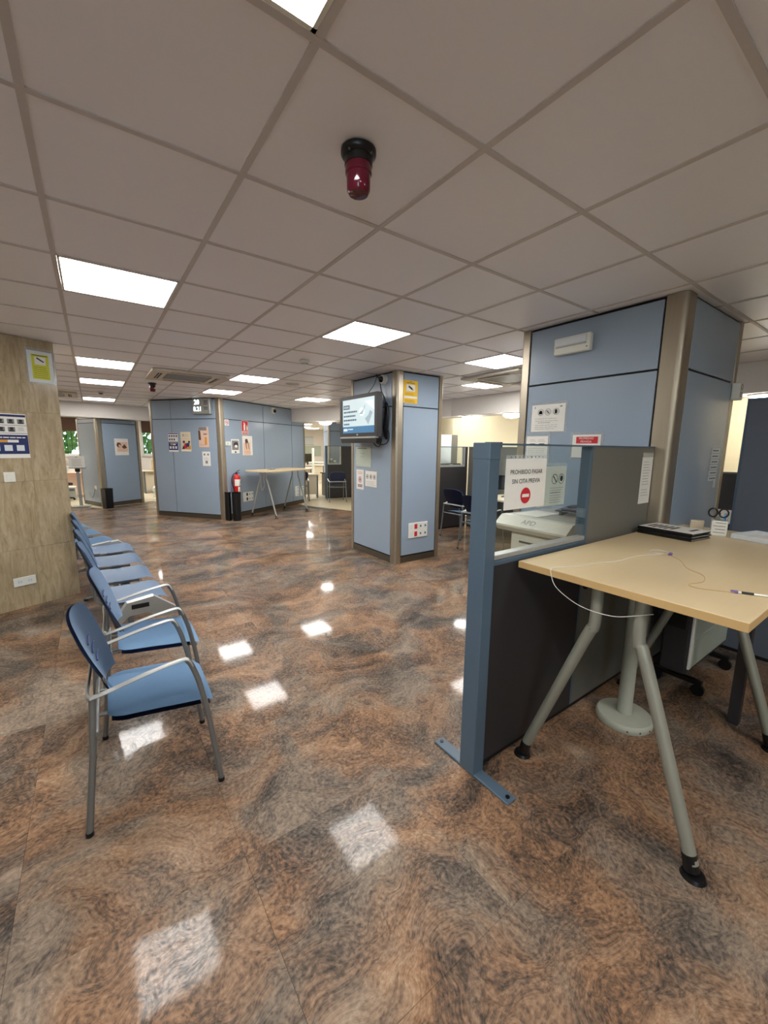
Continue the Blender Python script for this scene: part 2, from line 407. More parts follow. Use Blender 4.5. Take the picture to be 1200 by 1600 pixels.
# beams (white dropped bulkheads)
BZ = 2.19
def beam(name, P, Q, wd, z0=BZ, z1=CEIL + .02, m='plaster'):
    P = Vector(P); Q = Vector(Q); d = (Q - P).normalized(); n = Vector((-d.y, d.x)) * wd
    return struct(name, MB().prism([tuple(P), tuple(Q), tuple(Q + n), tuple(P + n)], z0, z1), m)
beam('trim_1', (5.93, 6.0), (4.298 - .12, 10.183 + .31), -.5) if False else None
struct('trim_1', MB().prism([(5.93, 6.0), (5.93, -4.2), (6.43, -4.2), (6.43, 6.1), (4.62, 10.75), (4.10, 10.70)], BZ, CEIL + .02), 'plaster')
struct('trim_2', MB().prism([(-5.5, 10.84), (4.1, 12.83), (4.0, 13.3), (-5.6, 11.3)], BZ, CEIL + .02), 'plaster')

# outer walls
struct('wall_left', MB().b2(-4.9, -4.7, -4.3, 17.1, 0, CEIL + .1), 'cream')
struct('wall_back', MB().b2(-4.9, 7.4, -4.5, -4.3, 0, .35).b2(-4.9, 7.4, -4.5, -4.3, 2.4, CEIL + .1).b2(-4.9, -4.2, -4.5, -4.3, .35, 2.4).b2(-2.24, 7.4, -4.5, -4.3, .35, 2.4), 'cream')
fw = bpy.data.objects.new('window_3', None); COL.objects.link(fw); fw['kind'] = 'structure'  # unseen window behind the camera, added to let sky light into the hall
for k in range(2):
    xa = -4.2 + k * 9.8 / 5
    MB().b2(xa - .03, xa + .03, -4.43, -4.37, .35, 2.4).build('window_frame', 'silver', fw)
    if k < 1: MB().b2(xa + .03, xa + 9.8 / 5 - .03, -4.405, -4.395, .35, 2.4).build('pane', 'window_glass', fw)
struct('wall_right', MB().b2(7.2, 7.4, -4.5, 7.2, 0, CEIL + .1).b2(6.75, 7.2, 1.9, 4.35, 0, CEIL + .1), 'cream')
struct('wall_office_side', MB().prism([(7.2, 7.2), (7.4, 7.1), (13.9, 21.4), (13.6, 21.5)], 0, CEIL + .1), 'cream')

# ------------------------------------------------------------------ clad columns
def face(par, P, Q, z0, z1, trimL, trimR, joints_v, joint_h, mpan='blue_panel', plinth=0.085, out=0.0, zcap=None):
    """panels on one face seen from outside; P is the viewer's left"""
    L = math.hypot(Q[0] - P[0], Q[1] - P[1]); a = ang(P, Q)
    X = Matrix.Translation((P[0], P[1], 0)) @ Matrix.Rotation(a, 4, 'Z')
    xs = [trimL] + joints_v + [L - trimR]; g = 0.007
    zs = [plinth + .012, joint_h, z1 - .012] if joint_h else [plinth + .012, z1 - .012]
    for k in range(len(xs) - 1):
        for q in range(len(zs) - 1):
            a0 = xs[k] + g; a1 = xs[k + 1] - g; zt = zs[q + 1] - g
            MB(X).b2(a0, a1, -.004, .02, zs[q] + g, zt, bev=.0015).build('panel', mpan, par)
    MB(X).b2(trimL - .01 if trimL else 0, L - (trimR - .01 if trimR else 0), -.002, .02, 0.0, plinth).build('plinth', 'plinth', par)
def rtrim(par, c, a_prev, a_next, w, z1, r=0.035):
    """rounded stainless corner; c corner, directions away along both faces"""
    c = Vector(c); u = Vector((math.cos(a_prev), math.sin(a_prev))); v = Vector((math.cos(a_next), math.sin(a_next)))
    n = -(u + v); n.normalize()
    pts = []; t = 0.012
    o = c + (u + v) * r
    out = []
    out.append(c + u * w); 
    for k in range(7):
        f = k / 6.0; th = f * PI / 2
        out.append(c + u * (r * (1 - math.sin(th))) + v * (r * (1 - math.cos(th))))
    out.append(c + v * w)
    off = -n * 0.0
    inner = [p + (u * (0.02) if i > len(out) / 2 else Vector((0, 0))) + (v * 0.02 if i <= len(out) / 2 else Vector((0, 0))) for i, p in enumerate(out)]
    pr = n * 0.010
    outer = [(p + pr) for p in out]
    poly = [tuple(p) for p in outer] + [tuple(p) for p in reversed(inner)]
    return MB().prism(poly, 0.0, z1).build('corner_trim', 'steel', par, smooth=True)
def boxcol(name, label, x0, x1, y0, y1, z1, jh, tr=0.1, ts=0.07, mpan='blue_panel'):
    t = thing(name, label, 'column', (0, 0, 0))
    MB().b2(x0 + .012, x1 - .012, y0 + .012, y1 - .012, 0, z1).build('core', 'black_gap', t)
    face(t, (x0, y1), (x0, y0), 0, z1, ts, tr, [], jh, mpan)
    face(t, (x0, y0), (x1, y0), 0, z1, tr, ts, [], jh, mpan)
    face(t, (x1, y0), (x1, y1), 0, z1, ts, ts, [], jh, mpan)
    face(t, (x1, y1), (x0, y1), 0, z1, ts, ts, [], jh, mpan)
    rtrim(t, (x0, y0), PI / 2, 0, tr, z1); rtrim(t, (x0, y1), 0, -PI / 2, ts, z1, .02)
    rtrim(t, (x1, y0), PI, PI / 2, ts, z1, .02); rtrim(t, (x1, y1), -PI / 2, PI, ts, z1, .02)
    return t
col_c = boxcol('clad_column', 'blue-panelled square column carrying the wall television, in the middle of the hall', 3.20, 3.985, 4.21, 5.33, CEIL, 2.085, tr=.10)
col_r = boxcol('clad_column', 'large blue-panelled column behind the desk and glass screen, with brushed steel corner', 3.02, 4.105, 1.07, 2.23, CEIL, 2.075, tr=.12, ts=.075)

# the blue enclosure (two visible faces)
BN = (2.19, 8.86); BL = (1.08, 10.29); BR = (4.805, 10.501)
def polycol(name, label, C, A, B, z1, jh, jA, jB, tr, te, depth=None, zB=None):
    """C near corner, A viewer's left end, B viewer's right end"""
    t = thing(name, label, 'column', (0, 0, 0))
    Cv, Av, Bv = Vector(C), Vector(A), Vector(B); D = Av + Bv - Cv
    ctr = (Av + Bv) / 2
    sh = lambda p: tuple(p + (ctr - p).normalized() * .018)
    MB().prism([sh(Cv), sh(Bv), sh(D), sh(Av)], 0, z1).build('core', 'black_gap', t)
    face(t, A, C, 0, z1, te, tr, jA, jh); face(t, C, B, 0, z1, tr, te, jB, jh)
    face(t, tuple(B), tuple(D), 0, z1, te, te, [], jh); face(t, tuple(D), tuple(A), 0, z1, te, te, [], jh)
    rtrim(t, C, ang(C, A), ang(C, B), tr, z1, .03)
    rtrim(t, A, ang(A, D), ang(A, C), te, z1, .02); rtrim(t, B, ang(B, C), ang(B, D), te, z1, .02); rtrim(t, tuple(D), ang(D, B), ang(D, A), te, z1, .02)
    return t
blk = polycol('clad_enclosure', 'wide blue-panelled enclosure with posters, fire extinguisher and high table along it', BN, BL, BR, CEIL, 2.107, [.57], [1.352, 2.475], .10, .06)
FN = (.134, 12.204); FL = (-.277, 13.268); FR = (1.06, 12.78)
fc = polycol('clad_column', 'far left blue-panelled column with one poster and a black bin at its corner', FN, FL, FR, BZ, 2.08, [], [], .12, .08)
mc = polycol('clad_column', 'distant blue-panelled column standing behind the office glass screen', (6.62, 12.56), (6.92, 13.5), (7.70, 12.05), CEIL, 2.09, [], [], .06, .06)

# ------------------------------------------------------------------ marble pier
MP = (-.228, 5.21); MD = Vector((-.914, -.407)).normalized(); ML = tuple(Vector(MP) + MD * 2.2)
pier = thing('marble_pier', 'travertine-clad pier at the left edge with notices and switch', 'pier', (0, 0, 0))
MB().prism([(MP[0] - .03, MP[1] + .02), tuple(Vector(ML) + Vector((0, .02))), (-2.2, 5.7), (-1.0, 6.15)], 0, CEIL).build('core', 'travertine', pier)
Xm = Matrix.Translation((ML[0], ML[1], 0)) @ Matrix.Rotation(ang(ML, MP), 4, 'Z')
zz = [0.0, .57, 1.21, 1.85, CEIL]; L0 = 2.2
for q in range(4):
    xs = [0, .75, 1.46, 1.87, L0] if q != 1 else [0, .75, 1.46, 2.0, L0]
    xs = [0, .65, 1.32, 1.92 if q % 2 else 1.86, L0]
    for k in range(4):
        MB(Xm).b2(xs[k] + .0008, xs[k + 1] - .0008, -.012 - .0006 * ((q + k) % 2), .02, zz[q] + .0008, zz[q + 1] - .0008).build('marble_slab', 'travertine', pier)
Xr = Matrix.Translation((MP[0], MP[1], 0)) @ Matrix.Rotation(ang(MP, (-1.0, 6.15)), 4, 'Z')
for q in range(4): MB(Xr).b2(.004, 1.2, -.008, .02, zz[q] + .0008, zz[q + 1] - .0008).build('marble_slab', 'travertine', pier)

# ------------------------------------------------------------------ wall mounted things
def wthing(name, label, cat, P, Q, s, z, off=.006, group=None):
    return thing(name, label, cat, onseg(P, Q, s, off, z), ang(P, Q), group)
class Prints:
    def __init__(self, t): self.t = t; self.d = {}; self.k = 0
    def _m(self, name, m):
        if (name, m) not in self.d: self.k += 1; self.d[(name, m)] = (MB(), -.0016 - .0005 * self.k)
        return self.d[(name, m)]
    def rect(self, x, z, w, h, m, name='print_block'):
        mb, y = self._m(name, m); mb.b2(x - w / 2, x + w / 2, y, y + .0004, z - h / 2, z + h / 2); return self
    def disc(self, x, z, r, m, name='print_symbol', rx=1.0, seg=20):
        mb, y = self._m(name, m); mb.slab([(x + r * rx * math.cos(2 * PI * k / seg), z + r * math.sin(2 * PI * k / seg)) for k in range(seg)], y, y + .0004); return self
    def ring(self, x, z, r, r2, m, name='print_symbol', seg=20):
        mb, y = self._m(name, m)
        for k in range(seg):
            a, b = 2 * PI * k / seg, 2 * PI * (k + 1) / seg
            mb.slab([(x + r * math.cos(a), z + r * math.sin(a)), (x + r * math.cos(b), z + r * math.sin(b)), (x + r2 * math.cos(b), z + r2 * math.sin(b)), (x + r2 * math.cos(a), z + r2 * math.sin(a))], y, y + .0004)
        return self
    def poly(self, pts, m, name='picture'):
        mb, y = self._m(name, m); mb.slab(pts, y, y + .0004); return self
    def text(self, s, x, z, size, m, name='lettering', bold=0.0, align='CENTER'):
        mb, y = self._m(name, m); mb.text(s, size, (x, z), y, align, bold=bold); return self
    def lines(self, x0, x1, z0, n, dz, m='ink_grey', h=.0035, name='printed_lines', jit=.25):
        for k in range(n):
            x = x0; end = x1 - random.random() * jit * (x1 - x0)
            while x < end - .004:
                wd = min(end - x, (x1 - x0) * random.uniform(.08, .22)); self.rect(x + wd / 2, z0 - k * dz, wd, h, m, name); x += wd + (x1 - x0) * .025
        return self
    def done(self):
        for (n, m), (mb, y) in self.d.items(): mb.build(n, m, self.t)
def sheet(t, w, h, m='paper', curl=0.0, x=0, z=0, name='sheet'):
    n = 6
    if curl:
        mb = MB(); mb.grid(lambda u, v: (x - w / 2 + w * u, -.001 - curl * max(0, .35 - v) ** 2 * 6, z - h / 2 + h * v), 4, 8, thick=.0008); return mb.build(name, m, t)
    return MB().b2(x - w / 2, x + w / 2, -.0012, -.0002, z - h / 2, z + h / 2).build(name, m, t)
def sleeve(t, w, h, x=0, z=0):
    mb = MB(); e = .012
    for a, b, c, d in ((x - w / 2 - e, x + w / 2 + e, z + h / 2, z + h / 2 + .022), (x - w / 2 - e, x - w / 2, z - h / 2 - e, z + h / 2), (x + w / 2, x + w / 2 + e + .01, z - h / 2 - e, z + h / 2), (x - w / 2, x + w / 2, z - h / 2 - e, z - h / 2)):
        mb.b2(a, b, -.0014, -.0004, c, d)
    return mb.build('plastic_sleeve', 'sleeve', t)
def poster_pair(t, w, h):
    """navy/white information poster with portrait grid"""
    sheet(t, w, h); p = Prints(t)
    p.rect(0, h * .455, w * .98, h * .05, 'ink_navy')
    for r, n in ((.33, 4), (.15, 4)):
        for k in range(n):
            x = -w * .36 + k * w * .24
            if r < .2 and k == 3: p.lines(x - w * .08, x + w * .08, h * (r + .04), 3, h * .03, 'ink_grey', h * .008); continue
            p.rect(x, h * r, w * .17, h * .105, 'ink_grey', 'picture'); p.disc(x, h * (r + .015), w * .045, 'ink', 'portrait'); p.rect(x, h * (r - .035), w * .12, h * .03, 'ink', 'portrait')
        p.rect(0, h * (r - .09), w * .98, h * .008, 'ink_navy')
    p.rect(0, -h * .19, w * .98, h * .43, 'ink_navy', 'print_panel')
    p.lines(-w * .4, w * .44, -h * .035, 1, 1, 'paper', h * .022, 'white_lines', .02)
    p.rect(-w * .16, -h * .115, w * .30, h * .06, 'ink_orange', 'banner'); p.rect(w * .12, -h * .115, w * .26, h * .06, 'paper', 'banner')
    for k in range(3): p.rect(-w * .3 + k * w * .29, -h * .27, w * .19, h * .13, 'paper_cool', 'blank_square')
    p.done()
def cctv(t, w, h, m, mk='paper'):
    sheet(t, w, h, m); p = Prints(t)
    p.text('ZONA', 0, h * .445, h * .05, 'ink', bold=.02); p.text('VIDEOVIGILADA', 0, h * .385, h * .062, 'ink', bold=.02)
    p.rect(0, h * .17, w * .62, h * .30, mk, 'camera_panel')
    c, s = math.cos(-.5), math.sin(-.5)
    R = lambda x, z: (x * c - z * s, h * .17 + x * s + z * c)
    p.poly([R(-w * .17, -h * .04), R(w * .13, -h * .04), R(w * .13, h * .05), R(-w * .17, h * .05)], 'black_plastic', 'camera_symbol')
    p.poly([R(w * .15, -h * .03), R(w * .2, -h * .03), R(w * .2, h * .03), R(w * .15, h * .03)], 'black_plastic', 'camera_symbol')
    p.lines(-w * .4, w * .4, -h * .07, 2, h * .06, 'ink_brown', h * .014); p.rect(0, -h * .24, w * .9, h * .09, 'paper', 'blank_field'); p.lines(-w * .4, w * .4, -h * .36, 3, h * .05, 'ink_brown', h * .01)
    p.done()
# marble pier items
def ms(x, y): return (Vector((x, y)) - Vector(ML)).dot(-MD)
t = wthing('cctv_notice', 'yellow video surveillance notice in a plastic sleeve, top corner of the marble pier', 'notice', ML, MP, ms(-.336, 5.162), 2.275, .016)
sheet(t, .195, .285, 'paper_cool'); sub = thing('x', None, None); bpy.data.objects.remove(sub)
p = Prints(t); p.rect(0, .0, .135, .225, 'ink_lime', 'yellow_field'); p.rect(0, .055, .085, .07, 'paper', 'camera_panel'); p.poly([(-.03, .075), (-.022, .085), (.03, .052), (.024, .042)], 'black_plastic', 'camera_symbol')
p.rect(0, .103, .12, .006, 'ink', 'lettering'); p.lines(-.055, .055, -.005, 6, .018, 'ink_brown', .003); p.done(); sleeve(t, .195, .285)
t = wthing('information_poster', 'navy and white information poster with portrait rows on the marble pier', 'poster', ML, MP, ms(-.484, 5.096) - .149, 1.627, .016)
poster_pair(t, .298, .40)
t = wthing('light_switch', 'cream double light switch on the marble pier under the navy poster', 'switch', ML, MP, ms(-.642, 5.026), 1.255, .016)
MB().b2(-.042, .042, -.008, .0, -.046, .046, bev=.003).build('plate', 'white_plastic', t); MB().b2(-.024, .024, -.012, -.008, -.027, .027, bev=.002).build('rocker', 'white_plastic', t)
def socket_round(t, x, z, m='white_plastic'):
    mb = MB(); mb.cone((x, -.009, z), (x, -.0075, z), .021, seg=20); mb.build('socket_insert', 'paper_cool', t)
    mb = MB()
    for dx in (-.009, .009): mb.cone((x + dx, -.0095, z), (x + dx, -.009, z), .003, seg=8)
    mb.build('pin_hole', 'ink', t)
t = wthing('wall_socket', 'cream double power socket low on the marble pier', 'socket', ML, MP, ms(-.632, 5.03), .262, .016)
MB().b2(-.085, .085, -.008, .0, -.043, .043, bev=.003).build('plate', 'white_plastic', t); socket_round(t, -.038, 0); socket_round(t, .038, 0)

# enclosure left face
t = wthing('clock_display', 'grey digital display with white digits at the top of the blue enclosure corner', 'display', BL, BN, 1.425, 2.355, .012)
MB().b2(-.215, .215, -.07, .0, -.155, .155, bev=.006).build('housing', 'silver_light', t)
p = MB(); p.text('20', .13, (-.10, .075), -.0715, bold=.03); p.text('8.21', .12, (-.085, -.06), -.0715, bold=.03); p.build('digits', 'led_digit', t)
q = MB()
for zq in (.10, .07, .04, -.03, -.06): q.b2(.07, .17, -.0715, -.071, zq - .006, zq + .006)
q.build('caption_lines', 'ink', t)
t = wthing('information_poster', 'small navy and white information poster on the blue enclosure, leftmost of its papers', 'poster', BL, BN, .598, 1.62, .008)
poster_pair(t, .249, .406)
t = wthing('campaign_poster', 'cream poster with two cartoonish figures in red and navy on the blue enclosure', 'poster', BL, BN, .928, 1.63, .008)
sheet(t, .263, .42, 'beige'); p = Prints(t); p.ring(-.06, .14, .022, .014, 'ink'); p.lines(-.02, .10, .15, 2, .03, 'ink_grey', .005); p.rect(0, .07, .2, .004, 'ink_orange')
p.disc(-.05, -.0, .03, 'ink_brown', 'figure_head', 1); p.poly([(-.07, -.14), (.03, -.14), (.02, -.03), (-.03, -.03)], 'ink_red', 'figure_body'); p.poly([(-.11, -.15), (-.03, -.15), (-.06, -.07)], 'charcoal', 'figure_coat')
p.disc(.085, 0, .025, 'ink', 'figure_head2'); p.poly([(.0, -.09), (.07, -.11), (.10, -.03), (.03, -.02)], 'ink_navy', 'figure_coat2'); p.poly([(.0, -.15), (.12, -.15), (.12, -.06)], 'ink_orange', 'shape'); p.rect(0, -.18, .25, .03, 'paper', 'footer'); p.done()
t = wthing('leaflet_holder', 'tall peach campaign poster beside the steel corner of the blue enclosure', 'poster', BL, BN, 1.392, 1.733, .01)
t.name = 'campaign_poster'
sheet(t, .255, .42, 'ink_peach'); p = Prints(t); p.rect(-.02, .17, .2, .07, 'ink_grey', 'picture_top'); p.poly([(-.127, -.06), (-.07, -.06), (-.08, .12), (-.127, .14)], 'ink_brown', 'picture_hair'); p.rect(.04, .06, .09, .03, 'ink_grey', 'heading'); p.rect(.05, -.08, .05, .16, 'ink_orange', 'picture_figure'); p.lines(-.1, .1, -.15, 2, .02); p.done()
t = wthing('notice', 'small white notice under the peach poster on the blue enclosure', 'notice', BL, BN, 1.43, 1.283, .008)
sheet(t, .2, .30); p = Prints(t); p.rect(-.045, .09, .04, .04, 'ink_grey', 'blank_square'); p.rect(.045, .09, .04, .04, 'ink_grey', 'blank_square'); p.lines(-.06, .06, .02, 3, .02); p.rect(0, -.07, .06, .06, 'ink_grey', 'blank_square'); p.done()
# enclosure right face
t = wthing('no_smoking_sign', 'small white no-smoking sign by the steel corner of the blue enclosure', 'sign', BN, BR, .172, 2.04, .008)
sheet(t, .12, .125); p = Prints(t); p.ring(0, 0, .045, .036, 'ink_red'); p.rect(0, 0, .05, .01, 'ink'); p.poly([(-.03, .024), (-.024, .03), (.03, -.024), (.024, -.03)], 'ink_red', 'print_bar'); p.done()
t = wthing('thermostat', 'white thermostat box by the steel corner of the blue enclosure', 'thermostat', BN, BR, .17, 1.605, .006)
MB().b2(-.06, .06, -.03, 0, -.042, .042, bev=.004).build('housing', 'white_plastic', t); MB().b2(-.04, .0, -.031, -.03, -.02, .02).build('display', 'screen_grey', t)
t = wthing('photo_poster', 'small black and white photo poster left of the red extinguisher sign', 'poster', BN, BR, .392, 1.55, .008)
sheet(t, .24, .30); p = Prints(t); p.rect(0, .02, .2, .2, 'ink_grey', 'picture'); p.disc(.02, .03, .06, 'charcoal', 'picture_shape', 1.2); p.disc(.02, .0, .03, 'paper', 'picture_light', 1.5); p.rect(0, -.125, .05, .03, 'ink', 'footer'); p.lines(-.09, .09, .135, 1, 1); p.done()
t = wthing('extinguisher_sign', 'red and white extinguisher sign high on the blue enclosure', 'sign', BN, BR, .711, 1.955, .010)
sheet(t, .21, .305); p = Prints(t); p.rect(0, .035, .195, .22, 'ink_red', 'red_field'); p.poly([(-.04, -.06), (.01, -.06), (.015, .07), (-.005, .11), (-.05, .11), (-.02, .08), (-.04, .06)], 'paper', 'extinguisher_symbol')
p.poly([(.05, -.06), (.08, -.06), (.09, .0), (.065, .07), (.045, .0)], 'paper', 'flame_symbol'); p.rect(0, -.115, .195, .055, 'ink_red', 'red_band'); p.text('EXTINTOR', 0, -.115, .042, 'paper', bold=.02); p.done()
t = wthing('photo_poster', 'pale poster of a long-haired woman under the red extinguisher sign', 'poster', BN, BR, .775, 1.567, .008)
sheet(t, .325, .43, 'paper', curl=.0); p = Prints(t); p.rect(-.02, -.07, .22, .27, 'ink_peach', 'picture'); p.disc(-.03, .10, .05, 'ink_brown', 'picture_hair', .9); p.poly([(-.07, .1), (-.045, .1), (-.02, -.1), (-.045, -.06)], 'ink', 'picture_strand'); p.poly([(.0, .1), (.02, .1), (.06, -.1), (.035, -.06)], 'ink', 'picture_strand'); p.ring(.09, .08, .03, .027, 'ink_grey'); p.lines(-.1, .12, -.13, 2, .03); p.done()
t = wthing('security_camera', 'white dome camera high on the blue enclosure wall', 'camera', BN, BR, 1.707, 2.405, .006)
MB().cone((0, 0, 0), (0, -.05, 0), .075, .068, seg=24).build('housing', 'white_plastic', t, smooth=True); MB(Matrix.Translation((.01, -.05, -.005)) @ Matrix.Rotation(PI / 2, 4, 'X')).lathe([(.045, 0), (.042, .02), (.025, .038), (0, .043)]).build('dome', 'black_gloss', t, smooth=True)
def multi_socket(lab, P, Q, s, z, w, h, cols, dark=None, vertical=False, off=.006):
    t = wthing('socket_panel', lab, 'socket panel', P, Q, s, z, off)
    MB().b2(-w / 2, w / 2, -.012, 0, -h / 2, h / 2, bev=.003).build('plate', 'white_plastic', t)
    nx, nz = cols
    for i in range(nx):
        for j in range(nz):
            x = -w / 2 + w * (i + .5) / nx; zq = -h / 2 + h * (j + .5) / nz
            m = dark if (dark and i == 1) else 'paper_cool'
            MB().b2(x - w / nx * .3, x + w / nx * .3, -.0135, -.012, zq - h / nz * .32, zq + h / nz * .32).build('outlet', m, t)
            if m == 'paper_cool' and i != 0: MB().cone((x, -.0145, zq), (x, -.0135, zq), min(w / nx, h / nz) * .16, seg=10).build('outlet_hole', 'ink', t)
    return t
multi_socket('white multi-socket panel on the blue enclosure between bin and high table', BN, BR, .727, .425, .33, .21, (4, 2), 'ink')
multi_socket('upright socket panel under the high table, left of two', BN, BR, 2.635, .365, .17, .27, (2, 3), None)
multi_socket('upright socket panel under the high table, right of two', BN, BR, 2.888, .35, .15, .27, (2, 3), None)
# central column items
CL_, CR_ = (3.20, 5.33), (3.20, 4.21)
def cs(y): return 5.33 - y
t = wthing('notice', 'large greenish-white notice in a sleeve below the television', 'notice', CL_, CR_, cs(4.99), 1.42, .006)
sheet(t, .40, .285, 'pale_green'); p = Prints(t); p.lines(-.16, .10, .12, 1, 1, 'ink', .008, 'heading', .01); p.lines(-.08, .06, .05, 2, .05, 'ink_grey', .004); p.rect(-.17, -.12, .008, .008, 'ink', 'pin'); p.done(); sleeve(t, .40, .285)
t = wthing('notice', 'white notice with faded red symbols below the television, left of two', 'notice', CL_, CR_, cs(5.073), 1.088, .006)
sheet(t, .20, .29); p = Prints(t); p.lines(-.06, .07, .11, 2, .022, 'ink_peach', .016, 'red_lines', .02); p.ring(0, .0, .045, .035, 'ink_red'); p.disc(0, 0, .024, 'ink', 'print_dark', .6); p.lines(-.06, .07, -.08, 2, .022, 'ink_brown', .014, 'brown_lines', .02); p.done()
t = wthing('notice', 'white notice with black prohibition symbols in a sleeve below the television, right of two', 'notice', CL_, CR_, cs(4.785), 1.115, .006)
sheet(t, .29, .22); p = Prints(t)
for k, x in enumerate((-.09, 0, .09)): p.ring(x, .03, .034, .028, 'ink'); p.disc(x, .03, .018, 'ink', 'print_dark', .7)
p.lines(-.11, .12, -.04, 3, .022); p.done(); sleeve(t, .29, .22)
t = wthing('security_camera', 'white dome camera above the television at the column corner', 'camera', CL_, CR_, cs(4.47), 2.435, .006)
MB().cone((0, 0, 0), (0, -.05, 0), .062, .056, seg=24).build('housing', 'white_plastic', t, smooth=True); MB(Matrix.Translation((-.008, -.05, 0)) @ Matrix.Rotation(PI / 2, 4, 'X')).lathe([(.04, 0), (.038, .018), (.022, .034), (0, .038)]).build('dome', 'black_gloss', t, smooth=True)
CB = (3.985, 4.21)
t = wthing('cctv_notice', 'yellow video surveillance sign at the top of the middle column', 'notice', CR_, CB, .215, 2.271, .006)
cctv(t, .235, .285, 'ink_yellow')
multi_socket('white multi-socket panel with red outlets near the foot of the middle column', CR_, CB, .39, .437, .34, .21, (4, 2), 'ink_red')
# right column items
RA, RB = (3.02, 2.23), (3.02, 1.07)
def rs(y): return 2.23 - y
t = wthing('emergency_light', 'white rectangular emergency light high on the large right column', 'emergency light', RA, RB, rs(1.773), 2.333, .006)
MB().b2(-.143, .143, -.045, 0, -.062, .062, bev=.01, seg=2).build('housing', 'white_plastic', t)
MB().b2(-.125, .115, -.052, -.044, .0, .05, bev=.003).build('lens', 'paper_cool', t); MB().b2(-.125, .115, -.05, -.044, -.012, -.003).build('bright_strip', 'silver_light', t); MB().cone((.12, -.048, -.035), (.12, -.044, -.035), .004, seg=8).build('indicator', 'ink', t)
def rules(t, w, h):
    sheet(t, w, h, 'paper'); p = Prints(t)
    p.rect(-w * .40, h * .40, .008, .016, 'ink_grey'); p.rect(w * .38, h * .40, .02, .01, 'ink_grey')
    for k, x in enumerate((-w * .22, .0, w * .24)):
        p.ring(x, h * .22, .026, .0235, 'ink')
        if k == 0: p.rect(x, h * .20, .03, .02, 'ink', 'phone_symbol'); p.disc(x, h * .22, .014, 'ink', 'phone_symbol')
        elif k == 1: p.poly([(x - .016, h * .22 + .012), (x - .012, h * .22 + .016), (x + .016, h * .22 - .012), (x + .012, h * .22 - .016)], 'ink', 'bar_symbol'); p.ring(x, h * .22, .012, .009, 'ink_grey')
        else: p.disc(x, h * .22 + .006, .013, 'ink', 'head_symbol', .9); p.poly([(x - .012, h * .22 - .016), (x + .008, h * .22 - .016), (x + .01, h * .22), (x - .008, h * .22)], 'ink', 'head_symbol')
    p.lines(-w * .38, w * .40, -h * .02, 2, h * .085, 'ink_grey', .0022); p.lines(-w * .28, w * .2, -h * .17, 1, 1, 'ink', .0028, 'bold_line'); p.lines(-w * .38, w * .40, -h * .26, 3, h * .07, 'ink_grey', .0022); p.done(); sleeve(t, w, h)
t = wthing('notice', 'white notice with three round prohibition symbols on the large right column', 'notice', RA, RB, rs(1.953), 1.808, .006); rules(t, .295, .215)
t = wthing('notice', 'white sleeved notice below the three-symbol notice, half hidden by the glass screen', 'notice', RA, RB, rs(2.035), 1.565, .006)
sheet(t, .20, .20, 'paper'); p = Prints(t); p.lines(-.07, -.01, .07, 2, .012, 'ink_grey', .002); p.lines(.01, .08, .07, 2, .012, 'ink_grey', .002); p.rect(-.04, .035, .05, .01, 'ink', 'heading'); p.rect(.045, .035, .05, .01, 'ink', 'heading'); p.lines(-.08, .08, 0, 5, .015, 'ink_grey', .002); p.done(); sleeve(t, .20, .20)
t = wthing('private_sign', 'white sign with a red lettered block on the large right column', 'sign', RA, RB, rs(1.62), 1.585, .006)
sheet(t, .215, .17, 'paper'); p = Prints(t); p.rect(.005, .045, .165, .05, 'ink_red', 'red_block'); p.text('PROPIEDAD', 0, .057, .021, 'paper'); p.text('PRIVADA', 0, .033, .021, 'paper'); p.done(); sleeve(t, .215, .17)
RC = (4.105, 1.07)
t = wthing('wall_thermostat', 'white control box at the right edge of the large right column', 'control box', RB, RC, 1.045, 2.01, .006)
MB().b2(-.045, .045, -.05, 0, -.062, .062, bev=.005).build('housing', 'white_plastic', t); p = Prints(t)
mb = MB()
for zq in (-.025, .03): mb.tube([(.02 * math.cos(a), -.051, zq + .02 * math.sin(a)) for a in [2 * PI * k / 16 for k in range(16)]], .0015, 6, closed=True)
mb.build('dial', 'ink', t)
t = wthing('paper_slips', 'cluster of small bluish printed slips taped on the right side of the large column', 'papers', RB, RC, .85, 1.445, .006)
for k in range(6):
    MB().b2(-.1 - .01 * (k > 3), .075 - .01 * (k // 3) - (.06 if k == 0 else 0) * 0, -.0016, -.0004, .10 - k * .042, .136 - k * .042).build('slip', 'paper_cool', t)
    MB().b2(-.08, .05, -.0022, -.0017, .112 - k * .042, .122 - k * .042).build('printed_line', 'ink_grey', t)
MB().b2(.02, .07, -.0016, -.0004, -.165, -.108).build('slip', 'paper_cool', t)
# far column poster
t = wthing('photo_poster', 'pink poster of a dark-haired woman on the far left column', 'poster', FN, FR, .58, 1.50, .008)
sheet(t, .36, .42); p = Prints(t); p.rect(.02, .0, .28, .24, 'ink_peach', 'picture'); p.disc(-.07, .05, .06, 'ink_brown', 'picture_hair'); p.disc(-.05, .03, .03, 'ink_peach', 'picture_face'); p.poly([(.0, .0), (.08, .07), (.14, -.02), (.06, -.05)], 'ink_brown', 'picture_arm'); p.done()
t = wthing('wall_socket', 'small white socket with hanging grey cable on the far left column', 'socket', FL, FN, .80, .48, .006)
MB().b2(-.05, .05, -.01, 0, -.05, .05, bev=.003).build('plate', 'white_plastic', t)
MB().tube([(.0, -.02, -.03), (-.03, -.03, -.12), (-.08, -.04, -.22), (-.16, -.04, -.27), (-.28, -.03, -.24), (-.38, -.02, -.15)], .008, 6).build('cable', 'ink_grey', t, smooth=True)

